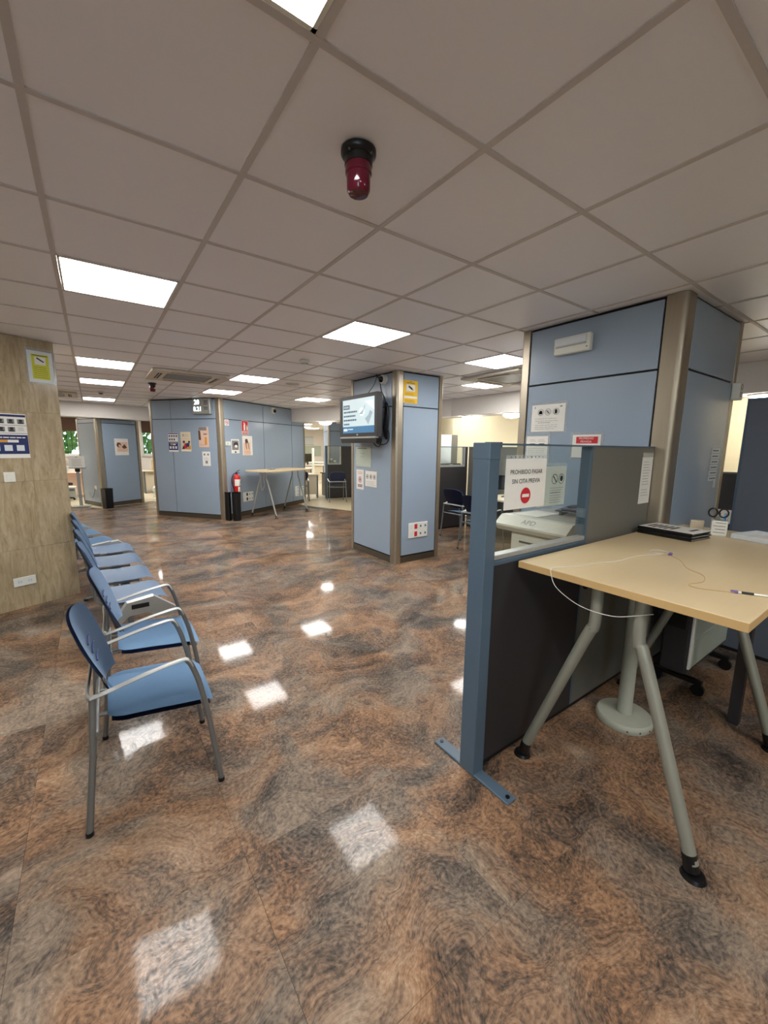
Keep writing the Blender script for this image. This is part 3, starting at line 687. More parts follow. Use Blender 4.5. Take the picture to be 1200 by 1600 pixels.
# ------------------------------------------------------------------ television
t = thing('television', 'black wall television with a lit pale blue slide on the middle column', 'television', (2.95, 4.76, 1.975), -PI / 2)
w2, h2 = .47, .275
mb = MB(); b = .058
mb.b2(-w2, w2, 0, .07, h2 - .046, h2); mb.b2(-w2, w2, 0, .07, -h2, -h2 + .05); mb.b2(-w2, -w2 + b, 0, .07, -h2 + .05, h2 - .046); mb.b2(w2 - b, w2, 0, .07, -h2 + .05, h2 - .046)
mb.build('bezel', 'charcoal', t)
MB().b2(-w2 + .02, w2 - .02, .02, .10, -h2 + .02, h2 - .02).build('casing', 'black_plastic', t)
MB().b2(-.30, .34, .10, .15, -.2, .15, bev=.02).build('back_bulge', 'black_plastic', t)
MB().b2(-w2 + b, w2 - b, .012, .02, -h2 + .05, h2 - .046).build('screen', 'screen', t)
class SP(Prints):
    def _m(self, name, m):
        if (name, m) not in self.d: self.k += 1; self.d[(name, m)] = (MB(), .0105 - .0005 * self.k)
        return self.d[(name, m)]
p = SP(t); sw = w2 - b; sb = -h2 + .05
p.rect(0, sb + .045, 2 * sw, .09, 'screen_blue', 'slide_footer'); p.rect(-.33, sb + .045, .10, .03, 'screen_light', 'slide_logo'); p.lines(-.26, -.1, sb + .052, 1, 1, 'screen_light', .012, 'slide_logo')
p.rect(-.30, .128, .17, .058, 'screen_dark', 'slide_box'); p.rect(-.305, .128, .135, .026, 'screen_grey', 'slide_box_text')
for k in range(4): p.lines(-.375, (-.02 if k < 3 else -.22), .062 - k * .055, 1, 1, 'screen_dark', .022, 'slide_text', .12)
p.disc(.10, .05, .055, 'screen_light', 'slide_picture', 1.3); p.poly([(.03, .02), (.14, .08), (.17, .13), (.19, .13), (.12, .02)], 'screen_grey', 'slide_hand'); p.poly([(.18, -.04), (.26, -.12), (.36, .03), (.30, .06), (.26, .0)], 'screen_grey', 'slide_hand'); p.poly([(.18, .18), (.36, .18), (.40, .10), (.40, .06)], 'screen_light', 'slide_paper')
p.done()
MB().b2(-.015, .015, -.001, .0, -h2 + .018, -h2 + .034).build('badge', 'white_plastic', t)
MB().b2(-w2 + .01, w2 - .03, -.004, .05, -h2 - .022, -h2).build('silver_strip', 'silver_light', t)
MB().slab([(-w2 + .02, -h2 - .022), (w2 - .0, -h2 - .022), (w2 - .02, -h2 - .085), (-w2 + .05, -h2 - .085)], .0, .08).build('speaker_bar', 'black_plastic', t)
MB().b2(-.12, .12, .14, .248, -.14, .10, bev=.01).b2(-.04, .04, .12, .24, -.2, .2).build('wall_bracket', 'black_plastic', t)
def cable(name, label, pts, r, m, cat='cable', n=6, par=None):
    P = [Vector(p) for p in pts]; out = []
    for i in range(len(P) - 1):
        p0 = P[max(i - 1, 0)]; p1 = P[i]; p2 = P[i + 1]; p3 = P[min(i + 2, len(P) - 1)]
        for k in range(n):
            s = k / n; out.append(0.5 * ((2 * p1) + (-p0 + p2) * s + (2 * p0 - 5 * p1 + 4 * p2 - p3) * s * s + (-p0 + 3 * p1 - 3 * p2 + p3) * s ** 3))
    out.append(P[-1])
    o = MB().tube(out, r, 6).build(name, m, None, smooth=True)
    if par is None: return tag(o, label, cat)
    o.parent = par; o.matrix_parent_inverse = (Matrix.Translation(par.location) @ par.rotation_euler.to_matrix().to_4x4()).inverted(); return o
cable('cable', 'black cables running from the ceiling down behind the television', [(3.15, 4.60, 2.51), (3.17, 4.55, 2.42), (3.16, 4.50, 2.30), (3.17, 4.42, 2.15), (3.16, 4.40, 1.95), (3.13, 4.38, 1.82)], .007, 'black_plastic')
cable('cable', 'thin black cable arching from the television top to the ceiling', [(3.16, 4.60, 2.50), (3.16, 4.66, 2.40), (3.15, 4.74, 2.33), (3.11, 4.77, 2.26), (3.08, 4.77, 2.20)], .004, 'black_plastic')
t = thing('cable_bundle', 'thick coil of black cables hanging beside the television on the column face', 'cable', (3.17, 4.37, 1.9))
for k in range(7):
    mb = MB(); a = .10 + .03 * random.random(); c = .19 + .05 * random.random(); oy = random.uniform(-.015, .015)
    mb.tube([(-.012 - .004 * k + .01 * math.sin(3 * q), oy + .3 * a * math.cos(q), c * math.sin(q)) for q in [2 * PI * j / 28 for j in range(28)]], .008, 6, closed=True); mb.build('loop', 'black_plastic', t, smooth=True)
cable('cable', 'loop of black cable hanging under the television right corner', [(3.1, 4.40, 1.66), (3.14, 4.50, 1.58), (3.16, 4.60, 1.575), (3.15, 4.66, 1.62), (3.1, 4.66, 1.67), (3.14, 4.5, 1.60), (3.16, 4.36, 1.62), (3.17, 4.33, 1.72), (3.16, 4.36, 1.8)], .007, 'black_plastic')

# ------------------------------------------------------------------ ceiling fittings
def cassette(x, y, label, w=.95):
    t = thing('air_conditioner', label, 'air conditioner', (x, y, CEIL), 0)
    mb = MB(); h = w / 2
    mb.b2(-h, h, -h, -.28, -.028, -.001, bev=.006).b2(-h, h, .28, h, -.028, -.001, bev=.006).b2(-h, -.28, -.28, .28, -.028, -.001).b2(.28, h, -.28, .28, -.028, -.001)
    mb.build('fascia', 'fascia', t)
    MB().b2(-.27, .27, -.27, .27, -.022, -.004).build('intake_grille', 'grey_panel', t)
    for a in range(4):
        R = Matrix.Rotation(a * PI / 2, 4, 'Z')
        MB(R).b2(-.25, .25, .335, .385, -.030, -.027).build('air_slot', 'black_gap', t)
        MB(R).b2(-.25, .25, .36, .368, -.034, -.030).build('vane', 'fascia', t)
    return t
cassette(1.175, 6.46, 'square cassette air conditioner in the ceiling before the blue enclosure')
cassette(4.72, 3.66, 'square cassette air conditioner in the ceiling beside the large right column')
cassette(-.62, 10.2, 'square cassette air conditioner in the far left ceiling, half hidden by the marble pier')
def siren(x, y, label, s=1.0):
    t = thing('alarm_beacon', label, 'alarm beacon', (x, y, CEIL), 0)
    MB().lathe([(0, 0), (.058 * s, 0), (.058 * s, -.012 * s), (.052 * s, -.02 * s), (.046 * s, -.022 * s), (.046 * s, -.045 * s), (0, -.045 * s)], seg=32).build('base', 'black_plastic', t, smooth=True)
    for k in range(4):
        a = k * PI / 2 + .4; MB().cone((.05 * s * math.cos(a), .05 * s * math.sin(a), -.022 * s), (.05 * s * math.cos(a), .05 * s * math.sin(a), -.017 * s), .004 * s, seg=8).build('screw', 'silver', t)
    MB().lathe([(0, -.045 * s), (.044 * s, -.045 * s), (.044 * s, -.068 * s), (.040 * s, -.072 * s), (.038 * s, -.118 * s), (.032 * s, -.128 * s), (.0, -.131 * s)], seg=32).build('lens', 'siren_red', t, smooth=True)
siren(.795, 1.275, 'dark red alarm beacon on the ceiling in the upper middle of the picture')
siren(.86, 7.50, 'small dark red alarm beacon on the ceiling behind the air conditioner', 1.0)
def detector(x, y, label, dark=False):
    t = thing('smoke_detector', label, 'smoke detector', (x, y, CEIL), 0)
    MB().lathe([(0, 0), (.055, 0), (.055, -.018), (.045, -.026), (0, -.026)], seg=24).build('base', 'white_plastic', t, smooth=True)
    MB().lathe([(.03, -.026), (.034, -.034), (.034, -.044), (.02, -.05), (0, -.05)], seg=24).build('sensor_head', 'ink_grey' if dark else 'white_plastic', t, smooth=True)
    MB().lathe([(.0345, -.036), (.036, -.037), (.036, -.042), (.0345, -.043)], seg=24).build('slot_ring', 'ink', t)
detector(2.04, 4.41, 'white smoke detector on the ceiling left of the television')
detector(.22, 9.3, 'small smoke detector on the far left ceiling before the last light', True)
t = thing('ceiling_speaker', 'flat grey round ceiling speaker before the blue enclosure', 'speaker', (2.63, 6.15, CEIL)); MB().lathe([(0, 0), (.10, 0), (.10, -.006), (.09, -.009), (0, -.009)], seg=28).build('grille', 'grid', t); MB().lathe([(.10, 0), (.108, 0), (.108, -.008), (.10, -.01)], seg=28).build('rim', 'plaster', t)
def dome(x, y, label, z=BZ):
    t = thing('dome_light', label, 'ceiling light', (x, y, z), 0, 'round dome lights under the white beam')
    MB().lathe([(0, 0), (.17, 0), (.17, -.015), (.16, -.02), (0, -.02)], seg=28).build('rim', 'white_plastic', t, smooth=True)
    MB().lathe([(.158, -.02), (.15, -.05), (.11, -.075), (.05, -.088), (0, -.09)], seg=28).build('diffuser', 'dome_glow', t, smooth=True)
dome(4.84, 9.33, 'glowing dome light under the beam beside the blue enclosure')
dome(6.13, 5.66, 'glowing dome light under the beam just right of the middle column')
dome(6.16, 4.70, 'glowing dome light under the beam beside the large right column')
dome(6.16, 1.30, 'glowing dome light under the beam right of the large column')

# ------------------------------------------------------------------ chairs
def smoothpath(P, n=5):
    P = [Vector(p) for p in P]; out = []
    for i in range(len(P) - 1):
        p0 = P[max(i - 1, 0)]; p1 = P[i]; p2 = P[i + 1]; p3 = P[min(i + 2, len(P) - 1)]
        for k in range(n):
            s = k / n; out.append(0.5 * ((2 * p1) + (-p0 + p2) * s + (2 * p0 - 5 * p1 + 4 * p2 - p3) * s * s + (-p0 + 3 * p1 - 3 * p2 + p3) * s ** 3))
    out.append(P[-1]); return out
def backshape(u, v, off=0.0, hw=.225, z0=.53, z1=.865, x0=-.205, x1=-.305):
    # u across, v up
    s = 2 * u - 1
    wv = hw * (0.60 + 0.42 * math.sin(min(1, v * 1.35) * PI / 2))
    if v > .78: wv *= 1 - .10 * ((v - .78) / .22) ** 2
    z = z0 + (z1 - z0) * v - .035 * abs(s) ** 3 * v
    x = x0 + (x1 - x0) * v ** 1.15 + .035 * s * s - off
    return (x, wv * s, z)
def make_backrest(parent, y=0.0, navy=True):
    mb = MB(Matrix.Translation((0, y, 0))); mb.grid(lambda u, v: backshape(u, v), 12, 12, thick=.010); o = mb.build('backrest', 'chair_blue', parent, smooth=True)
    mb = MB(Matrix.Translation((0, y, 0))); mb.grid(lambda u, v: backshape(u * .99 + .005, v * .985 + .004, .0125), 12, 12, thick=.006); s = mb.build('back_shell', 'navy', parent, smooth=True)
    mb = MB(Matrix.Translation((0, y, 0)))
    for k in range(3):
        v = .36 + .12 * k
        a = [backshape(.5 + (q - 3) * .045, v, -.0035) for q in range(7)]
        mb.tube([(p[0] + .004, p[1], p[2]) for p in a], .0035, 6)
    mb.build('slot', 'ink_navy', o, smooth=True)
    return o
def chair(name='waiting_chair', label='', group=None):
    t = thing(name, label, 'chair', (0, 0, 0), 0, group)
    def seatf(u, v):
        s = 2 * v - 1; x = -.205 + .405 * u; hw = .215 * (1 - .07 * (1 - u)) * (1 - .16 * max(0, (u - .78) / .22) ** 3 - .16 * max(0, (.15 - u) / .15) ** 2)
        z = .452 - .012 * u + .010 * math.cos(u * 3) - .010 * s * s - (.030 * max(0, (u - .82) / .18) ** 2)
        return (x, hw * s, z)
    MB().grid(seatf, 14, 10, thick=.028).build('seat', 'fabric_blue', t, smooth=True)
    MB().grid(lambda u, v: tuple(Vector(seatf(.03 + u * .94, .03 + v * .94)) - Vector((0, 0, .030))), 8, 6, thick=.010).build('seat_pan', 'navy', t, smooth=True)
    make_backrest(t)
    for s in (-1, 1):
        y = .238 * s
        MB().tube(smoothpath([(.095, y, .640), (.112, y, .610), (.138, y, .52), (.168, y, .34), (.205, y + .004 * s, .012)], 5), .0118, 10).build('leg', 'silver', t, smooth=True)
        MB().tube([(-.245, y - .006 * s, .580), (-.262, y, .34), (-.300, y + .006 * s, .012)], .0125, 10).build('leg', 'silver', t, smooth=True)
        for fx_, fy_ in ((.205, y + .004 * s), (-.300, y + .006 * s)): MB().cone((fx_, fy_, 0), (fx_, fy_, .018), .0145, .0145, seg=12).build('foot_cap', 'black_plastic', t)
        MB().tube(smoothpath([(-.252, y - .002 * s, .582), (-.19, y, .594), (-.06, y, .625), (.05, y, .645), (.088, y, .647), (.104, y, .634), (.115, y, .608)], 5), .0058, 8, sx=2.7, up=(0, 0, 1)).build('armrest', 'silver_light', t, smooth=True)
    MB().tube(smoothpath([(-.250, -.236, .580), (-.262, -.20, .584), (-.258, 0, .586), (-.262, .20, .584), (-.250, .236, .580)], 4), .013, 8, sx=.5, up=(0, 0, 1)).build('back_frame', 'silver_light', t, smooth=True)
    MB().tube([(-.245, -.238, .425), (-.245, .238, .425)], .010, 8).tube([(.15, -.232, .415), (.15, .232, .415)], .009, 8).tube([(-.245, -.1, .425), (.15, -.1, .415)], .009, 8).tube([(-.245, .1, .425), (.15, .1, .415)], .009, 8).build('seat_frame', 'silver', t, smooth=True)
    return t
g1 = 'blue chairs with silver frames and armrests'
c0 = chair('waiting_chair', 'blue armchair with silver legs, nearest of the waiting row'); c0['group'] = g1
bpy.context.view_layer.update()
c0.location = (.172, 2.058, 0); c0.rotation_euler = (0, 0, -.03)
def put(loc, rz, label): return copy_tree(c0, loc, rz, label, g1)
put((.237, 2.685, 0), -.02, 'blue armchair with silver legs, second in the waiting row')
put((5.69, 10.33, 0), PI / 2 - .35, 'blue chair with dark back before the distant office glass screen')
put((5.30, 4.98, 0), .0, 'blue dark-backed chair by the low glass screen, left of the two there')
put((4.86, 4.12, 0), .0, 'blue chair with dark back half hidden by the blue screen post')
# beam seating
def bench(name, label, n, pitch, padded=False, origin=(0, 0), rz=0.0):
    t = thing(name, label, 'bench', (origin[0], origin[1], 0), rz)
    L = (n - 1) * pitch
    for k in range(n):
        y = k * pitch
        def sf(u, v):
            s = 2 * v - 1; x = -.20 + .41 * u
            hw = .222 * (1 - .05 * (1 - u))
            z = .438 + .016 * s * s * (1 if not padded else .2) - .012 * math.sin(u * PI) - .035 * max(0, (u - .8) / .2) ** 2
            return (x, y + hw * s, z + (.02 if padded else 0))
        s = MB().grid(sf, 12, 8, thick=(.034 if padded else .010)).build('seat', 'fabric_blue' if padded else 'chair_blue', t, smooth=True)
        make_backrest(t, y)
        for q in (-.12, .12): MB().tube([(.10, y + q, .402), (-.19, y + q, .405), (-.235, y + q, .46), (-.255, y + q, .58)], .010, 8).build('seat_bracket', 'silver', t, smooth=True)
        MB().cone((.10, y + pitch * .5 - .03, .40), (.10, y + pitch * .5 + .03, .40), .022, seg=12).build('beam_knob', 'silver_light', t, smooth=True) if k < n - 1 else None
    MB().b2(-.03, .03, -.235, L + .235, .35, .395, bev=.006).build('beam', 'silver', t)
    for y in (-.262, L + .262):
        o = MB(Matrix.Translation((0, y, 0)))
        o.slab([(-.16, .33), (-.07, .455), (.10, .475), (.24, .36), (.26, .31), (.14, .31), (.05, .36), (-.06, .36), (-.12, .31)], -.03, .03); o.build('end_bracket', 'silver_light', t)
        MB(Matrix.Translation((0, y, 0))).b2(-.045, .065, -.032, -.028, .405, .438, bev=.0015).build('bracket_slot', 'black_gap', t)
    for y in (.28, L - .28):
        MB(Matrix.Translation((0, y, 0))).tube([(0, 0, .36), (0, 0, .05)], .025, 12).tube(smoothpath([(-.26, 0, .015), (-.1, 0, .05), (0, 0, .06), (.1, 0, .05), (.24, 0, .015)], 4), .018, 8).build('leg', 'silver', t, smooth=True)
        for q in (-.26, .24): MB(Matrix.Translation((0, y, 0))).cone((q, 0, 0), (q, 0, .02), .022, seg=12).build('foot_cap', 'black_plastic', t)
    return t
bench('beam_seating', 'beam bench of four light blue plastic seats after the two armchairs', 4, .555, False, (.165, 3.54), .055)
bench('beam_seating', 'padded blue beam bench partly hidden behind the marble pier', 3, .60, True, (-.075, 5.70), .22)

# ------------------------------------------------------------------ front partition
PX0, PX1, PX2, PX3 = 1.36, 1.43, 2.235, 3.01
PY = 1.185; PT = 1.583
t = thing('desk_screen', 'dark office screen with blue steel post and upper glass panel beside the desk', 'partition', (0, 0, 0))
MB().b2(PX0, PX1, PY - .046, PY + .046, 0.0, PT, bev=.003).build('post', 'post_blue', t)
MB().b2(PX0 - .0015, PX1 + .0015, PY - .048, PY + .048, PT - .07, PT + .002, bev=.003).build('post_cap', 'post_blue', t)
ft = MB(); ft.b2(PX0 + .002, PX0 + .062, .94, 1.415, 0, .012, bev=.003); o = ft.build('foot_plate', 'post_blue', t)
for y in (.965, 1.39): MB().cone((PX0 + .032, y, .012), (PX0 + .032, y, .016), .010, seg=12).build('bolt', 'black_plastic', o)
MB().b2(PX1, PX2 - .004, PY - .028, PY + .028, .035, 1.03).build('lower_panel', 'charcoal', t)
MB().b2(PX1, PX2 - .01, PY - .034, PY + .034, 1.03, 1.055, bev=.003).build('glazing_rail', 'post_blue', t)
MB().b2(PX1, PX2 - .012, PY - .030, PY + .020, 1.0555, 1.078, bev=.003).build('sill_strip', 'silver_light', t)
MB().b2(PX1 + .0005, PX2 - .0145, PY - .026, PY - .020, 1.078, PT - .0085).build('glass_pane', 'glass', t)
MB().b2(PX1 + .001, PX1 + .010, PY - .019, PY - .008, 1.09, PT - .01).build('glass_seal', 'sleeve', t)
MB().b2(PX1, PX3, PY - .032, PY + .032, PT - .008, PT).build('top_rail', 'post_blue', t)
MB().b2(PX2 - .014, PX2 + .002, PY - .030, PY + .030, .035, PT - .008).build('mullion', 'post_blue', t)
MB().b2(PX2 + .006, PX3 - .002, PY - .028, PY + .028, .035, PT - .009).build('tall_panel', 'grey_panel', t)
MB().b2(PX1, PX3, PY - .015, PY + .015, .0, .035).build('base_rail', 'black_gap', t)
MB().cone((2.285, PY - .034, .78), (2.285, PY - .028, .78), .028, seg=20).build('cable_grommet', 'black_plastic', t)
# papers on the screen
P_, Q_ = (PX0, PY - .0262), (PX3, PY - .0262)
t = wthing('prohibition_notice', 'white PROHIBIDO PASAR notice with red no-entry disc on the glass', 'notice', P_, Q_, 1.648 - PX0, 1.399, .002)
sheet(t, .31, .232, 'paper'); p = Prints(t)
p.text('PROHIBIDO PASAR', .0, .055, .029, 'ink', bold=.006); p.text('SIN CITA PREVIA', .0, .012, .029, 'ink', bold=.006); p.disc(.0, -.056, .038, 'ink_red', 'no_entry_disc'); p.rect(.0, -.056, .052, .015, 'paper', 'no_entry_bar')
p.done(); MB().b2(-.155, .155, -.001, -.0002, .116, .132).build('sleeve_strip', 'sleeve', t)
mb = MB()
for k in range(9): mb.b2(-.12 + k * .03 - .003, -.12 + k * .03 + .003, -.0016, -.0011, .1215, .1265)
mb.build('punch_hole', 'ink', t)
P_, Q_ = (PX0, PY - .0150), (PX3, PY - .0150)
t = wthing('notice', 'white notice with prohibition symbols on the glass behind the PROHIBIDO PASAR sheet', 'notice', P_, Q_, 1.885 - PX0, 1.375, .0)
sheet(t, .24, .20, 'paper'); p = Prints(t); p.ring(.018, .035, .026, .023, 'ink'); p.ring(.078, .035, .026, .023, 'ink'); p.disc(.078, .037, .015, 'ink', 'head_symbol', .9); p.poly([(.0, .05), (.005, .053), (.036, .02), (.031, .017)], 'ink', 'bar_symbol')
p.lines(-.02, .10, -.01, 2, .012, 'ink_grey', .002); p.lines(-.02, .09, -.034, 1, 1, 'ink', .003, 'bold_line'); p.lines(-.02, .10, -.048, 4, .012, 'ink_grey', .002); p.done(); MB().b2(-.12, .12, -.001, -.0002, .10, .116).build('sleeve_strip', 'sleeve', t)
P_, Q_ = (PX0, PY - .028), (PX3, PY - .028)
t = wthing('notice', 'tall white text sheet taped near the far end of the dark screen', 'notice', P_, Q_, 2.925 - PX0, 1.365, .002)
sheet(t, .155, .30, 'paper'); p = Prints(t); p.lines(-.055, .05, .12, 9, .018, 'ink_grey', .0025); p.lines(-.055, .05, -.06, 3, .018, 'ink_grey', .0025); p.done(); MB().b2(-.078, .078, -.002, -.0012, .15, .178).build('tape', 'tape', t)

# ------------------------------------------------------------------ desk
def kinked_table(name, label, x0, x1, y0, y1, h, legx, kink=.80, r=.024, round_=False, loc=None, rz=0.0, legm='leg_grey', dark=None, inset=.04, yin=.27, wd=None):
    t = thing(name, label, 'table', loc or (0, 0, 0), rz)
    if round_:
        pts = []; rr = .16
        for cx, cy, a0 in ((x1 - rr, y1 - rr, 0), (x0 + rr, y1 - rr, 90), (x0 + rr, y0 + rr, 180), (x1 - rr, y0 + rr, 270)):
            for k in range(7): a = math.radians(a0 + 15 * k); pts.append((cx + rr * math.cos(a), cy + rr * math.sin(a)))
        MB().prism(pts, h - .026, h - .001).build('tabletop', 'maple', t)
        MB().prism([(x * .998, y * .998) for x, y in pts], h - .028, h - .026).build('edge_band', 'black_plastic', t)
    else:
        MB().b2(x0, x1, y0, y1, h - .032, h, bev=.0015).build('tabletop', 'maple', t)
        e = MB(); e.b2(x0 - .0012, x0, y0, y1, h - .031, h - .002).b2(x0, x1, y0 - .0012, y0, h - .031, h - .002).b2(x0, x1, y1, y1 + .0012, h - .031, h - .002).b2(x1, x1 + .0012, y0, y1, h - .031, h - .002); e.build('edge_band', 'maple_edge', t)
    ym = (y0 + y1) / 2
    for lx in legx:
        for s, yf in ((1, y1 - inset), (-1, y0 + inset + .03)):
            yk = ym + s * .085
            pts = smoothpath([(lx, yk, h - .034), (lx, yk, kink + .06), (lx, yk + s * .008, kink), (lx, yk + s * .035, kink - .055), (lx, yf, .05)], 4)
            MB().tube(pts, r, 14).build('leg', legm if not (dark and lx in dark) else dark[lx], t, smooth=True)
            MB().tube([(lx, yf - s * .012, .085), (lx, yf + s * .003, .022)], r * 1.08, 14).cone((lx, yf + s * .01, 0), (lx, yf + s * .01, .014), .042, .036, seg=20).build('foot', 'black_plastic', t, smooth=True)
        MB().b2(lx - .03, lx + .03, ym - .2, ym + .2, h - .045, h - .032).build('mount_plate', 'charcoal', t)
    MB().b2(min(legx), max(legx), ym - .02, ym + .02, h - .062, h - .034).build('crossbar', 'leg_grey', t)
    return t
DH = 1.04
desk = kinked_table('standing_desk', 'high maple-topped desk with kinked grey legs in the right foreground', 1.593, 3.40, .297, 1.128, DH, (1.685, 2.79), kink=.80)
MB().b2(2.885, 2.935, .52, .57, 0, DH - .034).build('square_leg', 'charcoal', desk)
t = thing('pedestal_support', 'pale round-based support post under the desk', 'post', (2.405, .925, 0))
MB().lathe([(0, .0), (.142, .0), (.146, .008), (.146, .036), (.138, .046), (.05, .052), (0, .052)], seg=48).build('base', 'stone_base', t, smooth=True)
MB().cone((0, 0, .05), (0, 0, DH - .034), .038, .038, seg=24).build('post', 'stone_base', t, smooth=True)
for k in range(5):
    a = -2.6 + k * .45; MB().cone((.146 * math.cos(a), .146 * math.sin(a), .02), (.148 * math.cos(a), .148 * math.sin(a), .02), .005, seg=8).build('scuff_screw', 'ink_brown', t)
# wheeled cabinet behind the desk legs
t = thing('wheeled_unit', 'dark-framed wheeled unit with pale green panelled front under the desk', 'cabinet', (3.32, .885, 0))
MB().b2(-.385, .385, -.075, .075, .15, .80, bev=.012).build('body', 'charcoal', t)
for k in range(3): MB().b2(-.33, .36, -.085, -.074, .19 + k * .195, .38 + k * .195, bev=.002).build('front_panel', 'pale_green', t)
MB().b2(-.37, -.335, -.088, -.074, .19, .78, bev=.003).build('handle_strip', 'white_plastic', t); MB().b2(-.389, -.384, -.05, .05, .45, .72).build('control_panel', 'black_gap', t)
for x in (-.27, .27):
    MB().b2(x - .02, x + .02, -.14, .14, .075, .10).b2(x - .012, x + .012, -.02, .02, .09, .155).build('foot_bar', 'black_plastic', t)
    for y in (-.12, .12): MB().cone((x - .012, y, .038), (x + .012, y, .038), .038, seg=16).cone((x, y, .03), (x, y, .09), .010, seg=8).build('castor', 'black_plastic', t, smooth=True)
# things on the desk
def magazine(x, y, z, w, d, rz, label, m='paper', th=.006, name='magazine'):
    t = thing(name, label, 'magazine', (x, y, z), rz, 'magazines stacked on the desk corner')
    MB().b2(-w / 2, w / 2, -d / 2, d / 2, 0.0, th - .001).build('pages', 'paper', t); MB().b2(-w / 2 - .001, w / 2 + .001, -d / 2 - .001, d / 2 + .001, th - .001, th).build('cover', m, t)
    MB().b2(-w / 2 - .0012, -w / 2 + .002, -d / 2 - .001, d / 2 + .001, 0, th).build('spine', 'black_plastic', t)
    MB().b2(-w / 2 - .001, w / 2 + .001, -d / 2 - .0016, -d / 2, .0, th * .6).build('cover_edge', 'black_plastic', t)
    return t
mz = DH + .0008
MW, MDp = .22, .30
for k, (lab, m, dx, a) in enumerate([('black-edged magazine at the bottom of the desk stack', 'black_plastic', 0, 0), ('white magazine second from the bottom of the desk stack', 'paper', .006, .02), ('black magazine in the middle of the desk stack', 'black_plastic', -.004, -.015), ('grey magazine second from the top of the desk stack', 'paper_cool', .008, .03), ('white magazine with bold black lettering bars on top of the desk stack', 'paper', .0, .01)]):
    mg = magazine(2.89 + dx, .955 + dx, mz, MW, MDp, -.12 + a, lab, m, .0085); mz += .0092
mb = MB()
for k in range(5): mb.b2(-.06 - .01 * (k % 2), .05, -.02 + k * .032, -.002 + k * .032, .0085, .0089)
mb.b2(-.02, .08, -.11, -.09, .0085, .0089); mb.build('cover_print', 'ink', mg)
t = thing('pen_holder', 'white printed pen holder with scissors and pens at the back of the desk', 'pen holder', (3.15, .80, DH), .3)
mb = MB(); 
for a, b, c, d in ((-.04, .04, -.04, -.037), (-.04, .04, .037, .04), (-.04, -.037, -.04, .04), (.037, .04, -.04, .04)): mb.b2(a, b, c, d, 0, .095)
mb.b2(-.04, .04, -.04, .04, 0, .003); mb.build('cup', 'white_plastic', t)
mb = MB()
for k in range(4): mb.b2(-.0405, -.04, -.03, .03 - .01 * (k % 2), .02 + k * .02, .023 + k * .02)
mb.build('label_lines', 'ink_brown', t)
sc = thing('scissors', 'black-handled scissors standing in the white pen holder', 'scissors', (3.145, .81, DH + .004), 1.8)
for s in (-1, 1):
    MB().tube([(0.0 + s * .026 + .022 * math.cos(a), 0, .135 + .026 * math.sin(a)) for a in [2 * PI * k / 18 for k in range(18)]], .0045, 8, closed=True).build('handle', 'black_plastic', sc, smooth=True)
MB().slab([(-.006, .0), (.006, .0), (.012, .115), (-.012, .115)], -.002, .002).build('blade', 'silver', sc)
for k, (dx, dy, m, lab) in enumerate([(.018, .01, 'ink_brown', 'brown pen in the white pen holder'), (.022, -.018, 'black_plastic', 'black pen in the white pen holder'), (.005, -.02, 'screen_blue', 'light blue pen in the white pen holder')]):
    q = thing('pen', lab, 'pen', (3.15 + dx, .80 + dy, DH + .004), 0); MB().cone((0, 0, .0), (.004, 0, .125), .0042, seg=8).build('barrel', m, q, smooth=True); MB().cone((.004, 0, .118), (.0045, 0, .132), .005, seg=8).build('cap', m, q)
t = thing('note_block', 'small yellowish note block leaning behind the magazines', 'note block', (3.19, .93, DH), .5)
MB(Matrix.Rotation(-.35, 4, 'Y')).b2(-.01, .01, -.035, .035, .006, .075).build('pad', 'beige', t)
t = thing('letter_tray', 'clear grey plastic tray lying at the right end of the desk', 'tray', (3.18, .52, DH + .0006), -.25)
MB().b2(-.13, .13, -.18, .18, 0, .004).build('tray_floor', 'sleeve', t)
mb = MB(); mb.b2(-.13, -.126, -.18, .18, 0, .03).b2(.126, .13, -.18, .18, 0, .03).b2(-.13, .13, .176, .18, 0, .03); mb.build('tray_wall', 'paper_cool', t); MB().b2(-.11, .11, -.16, .16, .005, .012).build('paper_stack', 'paper', t)
cable('white_cord', 'thin white cord trailing over the desk and hanging below its edge', [(2.30, .80, DH + .002), (2.15, .85, DH + .002), (1.98, .86, DH + .002), (1.86, .90, DH + .002), (1.74, .92, DH + .002), (1.66, .955, DH + .002), (1.605, .965, DH + .003), (1.583, .955, DH - .015), (1.588, .93, DH - .07), (1.62, .86, DH - .125), (1.63, .78, DH - .14), (1.64, .70, DH - .135), (1.655, .64, DH - .115), (1.67, .58, DH - .09)], .0016, 'cable_white', par=desk)
cable('white_cord', 'thin white cord looping across the desk to the pen', [(2.34, .80, DH + .002), (2.25, .70, DH + .002), (2.12, .63, DH + .002), (2.05, .55, DH + .002), (1.95, .52, DH + .002), (1.86, .54, DH + .002), (1.84, .50, DH + .002), (1.88, .43, DH + .002), (1.885, .405, DH + .005)], .0012, 'maple_edge', par=desk)
t = thing('pen', 'white and purple pen lying near the front edge of the desk', 'pen', (1.90, .40, DH), math.atan2(-.14, .07))
MB().cone((-.01, 0, .005), (.10, 0, .005), .0045, seg=10).build('barrel', 'white_plastic', t, smooth=True); MB().cone((.10, 0, .005), (.15, 0, .004), .003, .0015, seg=8).build('tip', 'ink_orange', t); MB().cone((-.02, 0, .005), (.0, 0, .005), .006, seg=10).build('clip_end', 'purple', t); MB().cone((.01, 0, .0055), (.045, 0, .0055), .0049, seg=10).build('grip', 'ink', t)
t = thing('cord_tangle', 'tangle of white cord with a small purple clip on the desk', 'pen stand', (2.33, .80, DH), .2)
